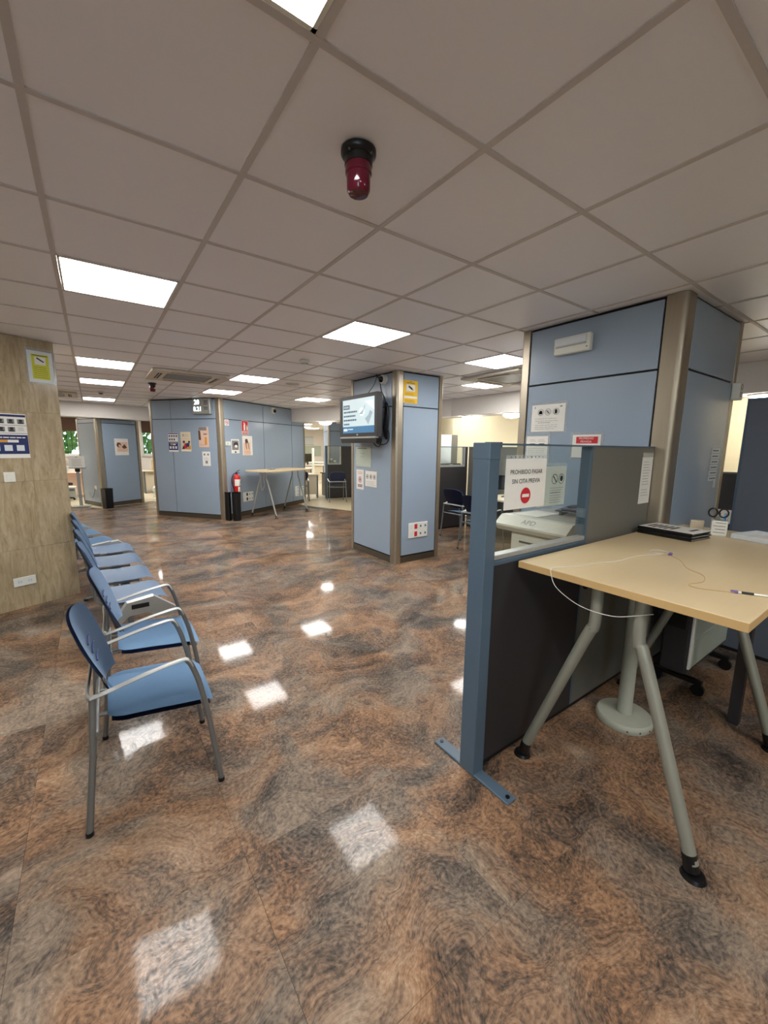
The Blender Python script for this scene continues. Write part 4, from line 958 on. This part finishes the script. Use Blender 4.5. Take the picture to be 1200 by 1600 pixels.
MB().tube(smoothpath([(-.05, .0, .002), (-.02, .05, .003), (.04, .05, .004), (.05, .0, .002), (.0, -.03, .004), (-.04, .02, .006), (.0, .06, .003), (.06, .03, .004), (.03, -.02, .003)], 4), .0013, 5).build('cord_loop', 'cable_white', t); MB().b2(-.03, .0, -.04, -.025, 0, .012, bev=.002).build('clip', 'purple', t); MB().b2(.0, .02, -.04, -.028, 0, .008).build('sticker', 'paper', t)

# ------------------------------------------------------------------ kiosk and tray behind the glass
t = thing('ticket_kiosk', 'pale grey kiosk with sloped lettered edge behind the glass screen', 'kiosk', (2.60, 1.565, 0), -PI / 2)
MB().b2(-.17, .22, -.26, .28, 0.0, .985, bev=.006).build('cabinet', 'kiosk', t)
MB().b2(-.10, .03, -.2635, -.2595, .925, .938).build('slot', 'ink', t); MB().b2(-.06, -.01, -.2625, -.2595, .885, .905).build('small_label', 'ink_grey', t)
MB().b2(-.265, .265, -.20, .34, .985, 1.10, bev=.004).build('body', 'grey_soft', t)
prof = [(-.318, 1.045), (-.25, 1.101), (-.19, 1.101), (-.19, .985), (-.285, .998), (-.318, 1.032)]
mb = MB(); A_ = [mb.bm.verts.new((-.267, y, z)) for y, z in prof]; B_ = [mb.bm.verts.new((.267, y, z)) for y, z in prof]
mb.bm.faces.new(A_); mb.bm.faces.new(B_[::-1])
for i in range(6): mb.bm.faces.new((A_[i], B_[i], B_[(i + 1) % 6], A_[(i + 1) % 6]))
mb.build('sloped_edge', 'kiosk', t)
sl = math.atan2(.056, .068)
o = MB(Matrix.Translation((-.02, -.284, 1.073)) @ Matrix.Rotation(sl - PI / 2, 4, 'X') @ Matrix.Translation((0, -.0012, 0))); o.text('APD', .055, (0, 0), 0); o.build('lettering', 'ink_grey', t)
MB().b2(-.22, -.03, -.18, .10, 1.1005, 1.1035).build('paper_sheet', 'paper', t)
t = thing('document_tray', 'dark glossy tray with a folder standing on the kiosk behind the glass', 'tray', (2.78, 1.50, 1.101), -PI / 2 + .25)
MB().b2(-.12, .15, -.15, .13, .03, .038).build('tray_base', 'black_gloss', t); MB().b2(-.10, -.08, -.12, .10, 0, .03).b2(.10, .12, -.12, .10, 0, .03).build('tray_foot', 'black_plastic', t); MB().b2(-.09, .12, -.12, .10, .038, .052, bev=.004).build('folder', 'navy', t); MB().b2(-.06, .07, -.08, .06, .052, .062, bev=.003).build('device', 'black_plastic', t)

# right grey screen beyond the desk
t = thing('tall_screen', 'tall slate grey screen at the right edge behind the desk', 'partition', (0, 0, 0))
MB().b2(3.975, 4.025, -1.2, .93, .03, 1.93).build('panel', 'slate_panel', t); MB().b2(3.97, 4.03, -1.2, .935, 1.93, 1.945).build('top_rail', 'blue_dark', t); MB().b2(3.985, 4.015, -1.2, .93, 0, .03).build('base', 'black_gap', t); MB().b2(3.97, 4.03, .93, .945, 0, 1.945).build('end_post', 'post_blue', t)
t = thing('low_screen', 'dark low screen seen in the gap beside the large column', 'partition', (0, 0, 0))
MB().b2(6.0, 6.05, .6, 2.2, .02, 1.30).build('panel', 'charcoal', t); MB().b2(5.995, 6.055, .6, 2.2, 1.30, 1.32).build('top_rail', 'grey_panel', t); MB().b2(5.98, 5.995, 1.35, 1.6, .72, .88).build('paper', 'paper', t)

# ------------------------------------------------------------------ high table by enclosure
kt = kinked_table('high_table', 'high oval-ended maple table with kinked legs along the blue enclosure', -.80, .80, -.40, .40, 1.035, (-.585, .585), round_=True, loc=(3.50, 9.03, 0), rz=.541, r=.017, legm='silver_light', kink=.82, inset=.05)
t = thing('leaflets', 'low pile of leaflets on the high table', 'leaflets', (3.30, 9.02, 1.035), .5)
for k in range(5): MB(Matrix.Rotation(.3 * k, 4, 'Z')).b2(-.11, .08, -.05, .05, .0005 + .006 * k, .0058 + .006 * k).build('leaflet', ['paper', 'ink_grey', 'paper', 'charcoal', 'pale_green'][k], t)
t = thing('flyer', 'single cream flyer at the left end of the high table', 'leaflet', (2.99, 8.80, 1.0355), .5); MB().b2(-.1, .1, -.05, .05, 0, .003).build('sheet', 'paper', t); MB().b2(-.08, .08, -.035, .0, .003, .0034).build('print', 'ink_grey', t)
cable('white_cord', 'thin white cord hanging under the high table', [(3.06, 8.83, 1.00), (3.05, 8.84, .85), (3.07, 8.86, .72), (3.04, 8.82, .66), (2.98, 8.79, .60), (2.96, 8.78, .72), (2.95, 8.78, .95)], .004, 'cable_white', par=kt)
# bins and extinguisher
def bin_(x, y, r, h, label, sq=False, rz=0.0):
    t = thing('waste_bin', label, 'bin', (x, y, 0), rz)
    n = 4 if sq else 24
    prof = [(0, 0), (r * .9, 0), (r, h), (r * .95, h), (r * .86, .01), (0, .01)]
    MB(Matrix.Rotation(PI / 4 if sq else 0, 4, 'Z')).lathe(prof, seg=n if not sq else 4).build('body', 'black_plastic', t, smooth=not sq)
    MB(Matrix.Rotation(PI / 4 if sq else 0, 4, 'Z')).lathe([(r * .94, h - .012), (r * 1.03, h - .012), (r * 1.03, h), (r * .94, h)], seg=n if not sq else 4).build('rim', 'black_gloss', t)
bin_(2.385, 8.655, .09, .60, 'tall black waste bin in front of the fire extinguisher')
t = thing('umbrella_stand', 'narrow black stand between steel corner and waste bin', 'stand', (2.235, 8.735, 0), .54)
MB().b2(-.035, .035, -.05, .05, 0, .60, bev=.006).build('body', 'black_plastic', t); MB().b2(-.038, .038, -.053, .053, .585, .603).build('rim', 'black_gloss', t)
bin_(.215, 12.02, .13, .49, 'black waste bin at the corner of the far left column', sq=True, rz=.5)
t = wthing('fire_extinguisher', 'red fire extinguisher with white labels hanging on the blue enclosure', 'fire extinguisher', BN, BR, .29, .52, .10)
MB().lathe([(0, 0), (.062, 0), (.072, .015), (.072, .36), (.06, .40), (.03, .425), (.022, .43), (.022, .45), (0, .45)], seg=28).build('cylinder', 'red_paint', t, smooth=True)
for z0, z1 in ((.19, .33), (.04, .17)):
    mb = MB(); n = 9
    for k in range(n):
        a0 = -PI * .98 + k * PI * .9 / n; a1 = -PI * .98 + (k + 1) * PI * .9 / n
        if z0 < .1 and k < 3: continue
        mb.slab([(0, 0)] * 0 or [(0, 0), (1e-4, 0), (0, 1e-4)], 0, 1e-4) if False else None
        v = [mb.bm.verts.new((.0732 * math.cos(a), .0732 * math.sin(a), zz_)) for a, zz_ in ((a0, z0), (a1, z0), (a1, z1), (a0, z1))]; mb.bm.faces.new(v)
    mb.build('label', 'paper', t)
MB().tube([(-.02, -.074, .04), (.03, -.076, .17)], .004, 4).tube([(-.01, -.076, .2), (.045, -.066, .30)], .004, 4).build('label_stripe', 'ink', t)
MB().b2(-.02, .02, -.015, .015, .44, .475).tube([(-.02, 0, .47), (.0, 0, .49), (.09, 0, .52)], .007, 6).tube([(0, 0, .462), (.06, 0, .468), (.09, 0, .45)], .006, 6).build('valve_handle', 'black_plastic', t, smooth=True)
MB().tube(smoothpath([(-.02, 0, .46), (-.09, -.01, .45), (-.15, -.01, .36), (-.155, -.01, .25), (-.11, -.01, .12), (-.085, -.01, .0)], 5), .009, 8).build('hose', 'black_plastic', t, smooth=True)
MB().b2(-.03, .03, .07, .095, .22, .30).build('bracket', 'silver', t)

# ------------------------------------------------------------------ left office zone
wl = MB(); WY = 17.0
wl.b2(-4.9, 2.9 + 1.4, WY, WY + .2, 0, 1.18).b2(-4.9, 4.3, WY, WY + .2, 2.45, CEIL + .1).b2(-4.9, -1.9, WY, WY + .2, 1.18, 2.45).b2(-.30, 1.47, WY, WY + .2, 1.18, 2.45).b2(2.9, 4.3, WY, WY + .2, 1.18, 2.45)
struct('wall_far', wl, 'plaster')
struct('wall_divider', MB().prism([(4.3, 17.2), (4.1, 17.0), (4.0, 12.8), (4.2, 12.8)], 0, CEIL + .1), 'plaster')
def window(n, x0, x1):
    t = bpy.data.objects.new('window_%d' % n, None); COL.objects.link(t); t['kind'] = 'structure'
    mb = MB(); f = .05
    mb.b2(x0, x0 + f, WY + .02, WY + .08, 1.18, 2.45).b2(x1 - f, x1, WY + .02, WY + .08, 1.18, 2.45).b2(x0, x1, WY + .02, WY + .08, 1.18, 1.24).b2(x0, x1, WY + .02, WY + .08, 2.39, 2.45).b2((x0 + x1) / 2 - .025, (x0 + x1) / 2 + .025, WY + .02, WY + .08, 1.18, 2.45)
    mb.build('window_frame', 'white_plastic', t)
    MB().b2(x0 + f, x1 - f, WY + .045, WY + .05, 1.24, 2.39).build('pane', 'window_glass', t)
    MB().b2(x0 - .02, x1 + .02, WY - .10, WY + .02, 1.15, 1.18).build('window_sill', 'paper', t)
    k = x0 + .08
    while k < x1: MB().b2(k - .007, k + .007, WY + .23, WY + .244, 1.16, 2.5).build('grille_bar', 'iron', t); k += .13
    for z in (1.3, 2.0, 2.36): MB().b2(x0, x1, WY + .244, WY + .258, z - .01, z + .01).build('grille_rail', 'iron', t)
    return t
window(1, -1.9, -.30); window(2, 1.47, 2.9)
for x0, x1, lab in ((-1.88, -.32, 'brown roller blind pulled partly down over the left window'), (1.49, 2.88, 'brown roller blind beside the blue enclosure, over the second window')):
    t = thing('roller_blind', lab, 'blind', ((x0 + x1) / 2, WY - .04, 2.44)); h = (x1 - x0) / 2
    MB().cone((-h, 0, 0), (h, 0, 0), .028, seg=12).build('roller', 'brown_blind', t); MB().b2(-h + .01, h - .01, -.004, .0, -.43, 0).build('cloth', 'brown_blind', t); MB().b2(-h + .01, h - .01, -.012, .006, -.455, -.43).build('bottom_bar', 'ink_brown', t)
# greenery outside
def bush(x, y, z, r, label, seed):
    random.seed(seed); bm = bmesh.new(); 
    t = thing('hedge_tree', label, 'tree', (x, y, -.5), 0, 'trees outside the far windows')
    mb = MB()
    for k in range(700):
        a = random.uniform(0, 2 * PI); u = random.uniform(-1, 1); q = math.sqrt(1 - u * u); rr = r * random.uniform(.75, 1.05)
        c = Vector((rr * q * math.cos(a), rr * q * math.sin(a), z + .5 + rr * u * 1.2)); s = .17
        n = Vector((random.uniform(-1, 1), random.uniform(-1, 1), random.uniform(-1, 1))).normalized(); e = n.orthogonal().normalized(); f = n.cross(e)
        vs = [mb.bm.verts.new(c + e * s * i + f * s * j * .6) for i, j in ((-1, 0), (0, -1), (1, 0), (0, 1))]; mb.bm.faces.new(vs)
    o = mb.build('foliage', 'leaf', t); o['kind'] = 'stuff'
    MB().cone((0, 0, 0), (0, 0, z + .5), .1, .06, seg=8).build('trunk', 'ink_brown', t)
bush(-1.5, 21.5, 2.1, 1.1, 'leafy green tree outside the left window', 1); bush(2.2, 20.5, 2.2, 1.2, 'leafy green tree outside the second window', 2)
random.seed(11)
tag(MB().b2(-14, 12, 17.5, 40, -.7, -.5).build('street', 'street'), kind='structure')
# sign stand
t = thing('sign_stand', 'pale floor stand holding a printed sheet beside the marble pier', 'sign stand', (-.33, 12.62, 0), -.1)
MB().b2(-.20, .20, -.14, .14, 0, .035, bev=.01).build('base', 'stone_base', t); MB().b2(-.032, .032, -.02, .02, .035, .90).build('pole', 'silver_light', t); MB().b2(-.05, .05, -.03, .03, .88, .96).build('clamp', 'black_plastic', t)
MB().b2(-.16, .16, -.012, .0, .98, 1.27).build('sheet', 'paper', t); mb = MB()
for k in range(5): mb.b2(-.10, .10 - .01 * (k % 2), -.0145, -.012, 1.03 + k * .038, 1.036 + k * .038)
mb.b2(-.02, .02, -.0145, -.012, 1.235, 1.25).build('printed_lines', 'ink_grey', t)
MB().b2(-.17, .17, -.002, .02, .965, .985).build('holder_bar', 'black_plastic', t)
def simple_desk(x, y, rz, label, w=1.6, d=.8, h=.73, m='beige', front=True, legs='grey_panel'):
    t = thing('office_desk', label, 'desk', (x, y, 0), rz)
    MB().b2(-w / 2, w / 2, -d / 2, d / 2, h - .03, h, bev=.003).build('desktop', m, t)
    if front: MB().b2(-w / 2 + .05, w / 2 - .05, -d / 2 + .06, -d / 2 + .08, .12, h - .03).build('modesty_panel', m, t)
    for sx in (-1, 1): MB().b2(sx * (w / 2 - .06) - .02, sx * (w / 2 - .06) + .02, -d / 2 + .05, d / 2 - .05, 0, h - .03).build('side_leg', legs, t)
    return t
def monitor(x, y, z, rz, label, w=.5, m='black_plastic'):
    t = thing('computer_monitor', label, 'monitor', (x, y, z), rz)
    MB().b2(-w / 2, w / 2, -.02, .02, .12, .12 + w * .6, bev=.004).build('casing', m, t); MB().b2(-w / 2 + .015, w / 2 - .015, -.0215, -.02, .135, .105 + w * .6).build('screen', 'black_gloss', t); MB().b2(-.02, .02, -.01, .03, .01, .14).build('neck', m, t); MB().b2(-.11, .11, -.08, .08, 0, .012).build('base', m, t)
def office_chair(x, y, rz, label, m='charcoal'):
    t = thing('office_chair', label, 'chair', (x, y, 0), rz)
    MB().b2(-.23, .23, -.22, .22, .44, .51, bev=.02, seg=2).build('seat', m, t); MB().b2(-.21, .21, .20, .25, .58, 1.05, bev=.02, seg=2).build('backrest', m, t); MB().b2(-.03, .03, .20, .24, .46, .62).build('back_stem', 'black_plastic', t); MB().cone((0, 0, .08), (0, 0, .44), .025, seg=10).build('gas_column', 'black_plastic', t)
    for k in range(5):
        a = 2 * PI * k / 5; MB().tube([(0, 0, .10), (.28 * math.cos(a), .28 * math.sin(a), .06)], .018, 6).cone((.28 * math.cos(a), .28 * math.sin(a), 0), (.28 * math.cos(a), .28 * math.sin(a), .05), .025, seg=8).build('leg', 'black_plastic', t)
simple_desk(-.95, 15.2, .0, 'pinkish office desk under the left window', 1.7, .8, .74, 'ink_peach')
monitor(-.98, 15.1, .74, .5, 'dark monitor on the desk under the left window', .55)
office_chair(-.78, 14.2, .3, 'dark office chair behind the floor stand')
t = thing('wall_cabinet', 'cream low cabinet against the wall under the left window', 'cabinet', (-1.3, 16.6, 0)); MB().b2(-.6, .6, -.25, .25, 0, 1.1).build('body', 'cream', t)
for k in (-1, 1): MB().b2(k * .3 - .285, k * .3 + .285, -.262, -.25, .05, 1.07).build('door', 'beige', t)
for k, (x, y) in enumerate(((-.55, 15.3), (-.72, 14.95))):
    t = thing('paper_box', ['white paper box on the desk under the left window, right of the monitor', 'white paper stack on the desk under the left window, beside the floor stand'][k], 'box', (x, y, .74), .2); MB().b2(-.13, .13, -.1, .1, 0, .12 + .05 * k).build('box', 'white_plastic', t); MB().b2(-.135, .135, -.105, .105, .1 + .05 * k, .125 + .05 * k).build('lid', 'paper_cool', t)
t = thing('computer_tower', 'white computer tower on the floor under the left desk', 'computer', (-.55, 14.55, 0)); MB().b2(-.09, .09, -.2, .2, 0, .36, bev=.006).build('case', 'white_plastic', t); MB().b2(-.06, .06, -.204, -.2, .25, .32).build('drive_slot', 'ink_grey', t)
simple_desk(2.0, 15.4, .0, 'beige office desk under the second window', 1.5, .8, .74, 'beige')
t = thing('cardboard_box', 'open yellowish box on the desk under the second window', 'box', (1.78, 15.2, .74)); MB().b2(-.22, .22, -.15, .15, 0, .34).build('body', 'cardboard', t); MB().b2(-.12, .2, -.155, -.15, .05, .22).build('inner_label', 'beige', t); MB().b2(-.22, .10, -.16, .16, .34, .35).build('flap', 'beige', t)
t = thing('printer', 'dark device on a stand in front of the second window desk', 'printer', (1.85, 14.6, 0)); MB().b2(-.3, .3, -.25, .25, .25, .55, bev=.01).build('body', 'charcoal', t); MB().b2(-.25, .25, -.2, .2, 0, .25).build('stand', 'ink_brown', t); MB().b2(-.2, .2, -.256, -.25, .4, .5).build('front_panel', 'navy', t)
t = thing('desk_fan', 'small white fan standing on the floor by the second window desk', 'fan', (1.50, 13.9, 0)); MB().lathe([(0, 0), (.11, 0), (.1, .03), (0, .04)], seg=20).build('base', 'white_plastic', t); MB().cone((0, 0, .03), (0, 0, .12), .015, seg=8).build('stem', 'white_plastic', t); MB(Matrix.Translation((0, 0, .23)) @ Matrix.Rotation(PI / 2, 4, 'X')).lathe([(0, .06), (.09, .05), (.12, 0), (.09, -.05), (0, -.06)], seg=20).build('head', 'white_plastic', t, smooth=True); MB().cone((0, -.065, .23), (0, -.055, .23), .035, seg=12).build('hub', 'black_plastic', t)

# ------------------------------------------------------------------ middle office zone
def glazed_screen(name, label, P, Q, h, g0, g1, gz0, lower='charcoal', postw=.06, gtop=.02):
    L = math.hypot(Q[0] - P[0], Q[1] - P[1]); t = thing(name, label, 'partition', (P[0], P[1], 0), ang(P, Q))
    MB().b2(0, postw, -.035, .035, 0, h).build('post', 'post_blue', t)
    MB().b2(postw, L, -.022, .022, .03, gz0).build('lower_panel', lower, t)
    MB().b2(g1, L, -.022, .022, gz0, h - .01).build('side_panel', lower, t)
    MB().b2(postw, L, -.028, .028, h - .015, h).build('top_rail', 'post_blue', t)
    MB().b2(postw, g1, -.026, .026, gz0, gz0 + .04).build('glazing_rail', 'silver_light', t)
    MB().b2(g1 - .03, g1, -.026, .026, gz0 + .04, h - .015).build('mullion', 'silver_light', t)
    MB().b2(postw, g1 - .03, -.003, .003, gz0 + .04, h - .015).build('glass_pane', 'glass', t)
    MB().b2(postw, L, -.012, .012, 0, .03).build('base_rail', 'black_gap', t)
    return t
glazed_screen('office_screen', 'dark office screen with small window in the distant bright office', (5.68, 10.98), (7.6, 10.72), 1.59, .1, .50, 1.03)
t = thing('flower_pot', 'small white flowers seen through the distant office screen window', 'flowers', (6.25, 11.55, .74)); MB().lathe([(0, 0), (.07, 0), (.09, .14), (0, .14)], seg=14).build('pot', 'ink', t)
for k, (a, b, c) in enumerate(((-.06, 0, .42), (.06, 0, .36), (.12, .02, .28))): MB().tube([(0, 0, .14), (a, b, c)], .006, 5).build('stem', 'leaf', t); MB().lathe([(0, -.03), (.04, -.01), (.045, .02), (0, .035)], (a, b, c), seg=10).build('blossom', 'paper', t, smooth=True)
simple_desk(6.5, 11.6, -.1, 'office desk behind the distant glass screen', 1.1, .6, .74, 'charcoal')
simple_desk(5.0, 11.75, -.40, 'beige office desk just beyond the blue enclosure edge', 1.5, .75, .73, 'beige')
simple_desk(5.7, 13.9, -.40, 'second beige office desk behind the first in the bright office', 1.7, .8, .80, 'beige')
simple_desk(7.3, 16.4, -.40, 'third pale office desk in the middle of the bright office', 2.0, .8, .78, 'beige')
simple_desk(8.8, 19.2, -.40, 'farthest pale desk in the bright office', 2.4, .8, .78, 'paper')
monitor(6.9, 16.2, .78, .3, 'dark monitor on the third office desk', .5); monitor(7.6, 16.3, .78, .6, 'dark monitor on the right of the third office desk', .6); monitor(5.65, 13.9, .80, -.2, 'grey monitor on the second office desk', .42, 'white_plastic'); monitor(8.7, 19.0, .78, .2, 'small monitor on the farthest desk', .5)
for k, (x, y, z, lab) in enumerate(((5.3, 13.8, .80, 'white paper tray on the second office desk'), (6.1, 13.7, .80, 'white box file on the second office desk right side'), (7.25, 16.1, .78, 'white files on the third office desk'), (5.1, 11.8, .73, 'papers on the first office desk'))):
    t = thing('file_box', lab, 'file box', (x, y, z), .2 * k); MB().b2(-.14, .14, -.1, .1, 0, .08 + .05 * (k % 2)).build('body', 'white_plastic', t); MB().b2(-.10, .10, -.105, -.1, .02, .05).build('label', 'ink_grey', t)
put((4.88, 11.05, 0), 1.2, 'small dark chair at the beige desk beside the blue enclosure edge')
office_chair(6.6, 14.9, -.4, 'dark office chair between the desks in the bright office'); office_chair(8.0, 17.7, -.4, 'grey office chair at the far desk in the bright office', 'grey_panel')
struct('wall_office_far', MB().prism([(8.0, 24.4), (14.2, 21.3), (14.3, 21.5), (8.1, 24.6)], 0, CEIL + .1), 'plaster')
struct('wall_office_left', MB().prism([(4.2, 17.0), (4.4, 16.9), (8.3, 24.5), (8.1, 24.6)], 0, CEIL + .1), 'plaster')
def wf(s, z, off=.05):
    P = Vector((8.0, 24.4)); d = (Vector((14.2, 21.3)) - P).normalized(); q = P + d * s; return (q.x - d.y * -off * 0 + d.y * off, q.y - d.x * off, z)
fa = math.atan2(21.3 - 24.4, 14.2 - 8.0)
t = thing('whiteboard', 'grey wall board on the far office wall', 'board', wf(3.1, 1.9), fa); MB().b2(-.30, .30, -.02, 0, -.22, .22).build('surface', 'paper_cool', t); MB().b2(-.32, .32, -.03, -.02, -.24, -.22).b2(-.32, .32, -.03, -.02, .22, .24).build('frame', 'silver', t)
t = thing('lit_blind', 'pale green blind over the far office window', 'blind', wf(3.0, 1.35), fa); MB().b2(-.85, .85, -.03, 0, -.35, .28).build('cloth', 'pale_green', t); MB().b2(-.85, .85, -.04, -.03, .26, .30).build('rail', 'white_plastic', t)
for k, (x, y) in enumerate(((6.85, 14.9), (8.15, 17.2), (9.2, 19.6), (10.2, 20.6), (9.6, 15.5), (6.3, 13.9), (7.9, 13.9), (5.6, 12.9), (11.2, 18.5))):  # the last four panels are added to brighten this office
    panel_light(x - .6, y - .3, ['lit panel nearest in the bright office beyond the beam', 'second lit panel in the bright office', 'third lit panel in the bright office', 'farthest lit panel in the bright office', 'lit panel at the right of the bright office', 'added lit panel over the second office desk', 'added lit panel behind the distant blue column', 'added lit panel just beyond the beam by the enclosure edge', 'added lit panel at the far right end of the bright office'][k], 'long light panels in the bright office', CEIL + .015, .6, .6)
for k, (x, y) in enumerate(((-1.2, 14.6), (2.0, 14.2), (-2.6, 14.6))):  # panels added to brighten the window office beyond the far beam
    panel_light(x - .6, y - .3, ['added lit panel over the left window office', 'added lit panel over the second window office', 'added lit panel over the hidden end of the window office'][k], 'added long light panels in the window office', CEIL + .015, 1.2, .6)
t = thing('emergency_light', 'small white emergency light on the distant blue column', 'emergency light', (6.98, 12.38, 2.40)); MB().b2(-.14, .14, -.06, 0, -.06, .06, bev=.01).build('housing', 'white_plastic', t); MB().b2(-.12, .12, -.065, -.06, -.02, .04).build('lens', 'paper_cool', t)
t = thing('white_post', 'slim white post standing in the bright office', 'post', (7.5, 15.6, 0)); MB().b2(-.04, .04, -.04, .04, 0, 1.5).build('shaft', 'white_plastic', t); MB().b2(-.12, .12, -.12, .12, 0, .03).build('base', 'white_plastic', t)

# ------------------------------------------------------------------ right office zone
glazed_screen('office_screen', 'dark low screen with glass top right of the middle column', (5.05, 5.66), (6.05, 5.64), 1.59, .1, .93, 1.20, 'charcoal')
t = thing('side_screen', 'dark screen running back from the glass-topped screen', 'partition', (6.09, 5.6, 0)); MB().b2(-.025, .025, -2.3, 0, .03, 1.575).build('panel', 'grey_panel', t); MB().b2(-.03, .03, -2.3, 0, 1.575, 1.59).build('top_rail', 'post_blue', t); MB().b2(-.01, .01, -2.3, 0, 0, .03).build('base', 'black_gap', t)
t = thing('file_cabinet', 'pale cabinet standing behind the glass-topped screen', 'cabinet', (5.95, 6.35, 0)); MB().b2(-.42, .12, -.25, .25, 0, 1.83).build('body', 'paper_cool', t); MB().b2(.12, .30, -.25, .25, 0, 1.83).build('side_bay', 'grey_panel', t)
t = thing('dark_printer', 'black printer behind the glass-topped screen', 'printer', (5.68, 5.86, 0)); MB().b2(-.28, .28, -.16, .10, 1.08, 1.26, bev=.01).build('body', 'black_plastic', t); MB().b2(-.05, .05, -.165, -.16, 1.22, 1.245).build('display', 'white_plastic', t); MB().b2(-.25, .25, -.13, .08, 0, 1.08).build('stand', 'charcoal', t)
simple_desk(5.66, 3.95, PI / 2, 'cream desk in front of the two dark-backed chairs', 1.5, .72, .74, 'beige', front=False)
t = thing('desk_phone', 'cream telephone on the cream desk corner', 'telephone', (5.42, 4.68, .74), .4); MB().b2(-.1, .1, -.08, .08, 0, .035, bev=.008).build('base', 'beige', t); MB().tube([(-.09, -.05, .05), (0, -.05, .06), (.09, -.05, .05)], .018, 8).build('handset', 'beige', t, smooth=True)
monitor(5.75, 4.35, .74, -PI / 2 + .3, 'black monitor on the cream desk beside the telephone', .42)
for k, y in enumerate((6.2, 3.2, .4)):  # unseen panels added to light the cream wall past the beam
    panel_light(6.45, y, ['added unseen lit panel behind the right beam, farthest', 'added unseen lit panel behind the right beam, middle', 'added unseen lit panel behind the right beam, nearest'][k], 'added unseen panels behind the right beam', CEIL + .015, .28, 1.2)
t = thing('small_display', 'small black device with lit dots on top of the dark side screen', 'display', (6.09, 5.02, 1.59), -.6); MB().b2(-.16, .16, -.02, .02, 0, .09, bev=.004).build('housing', 'black_plastic', t); mb = MB()
for x in (-.11, 0, .1): mb.b2(x - .02, x + .02, -.0215, -.02, .03, .06)
mb.build('dots', 'led_digit', t)
t = thing('tall_cabinet', 'tall cream cabinet seen through the glass screen', 'cabinet', (6.42, 3.9, 0), -.0); MB().b2(-.22, .24, -.2, .2, 0, 1.62, bev=.01).build('body', 'cream', t); MB().b2(-.22, .22, -.212, -.2, .9, 1.58).build('door', 'beige', t); MB().b2(-.22, .22, -.212, -.2, .05, .88).build('door', 'beige', t)
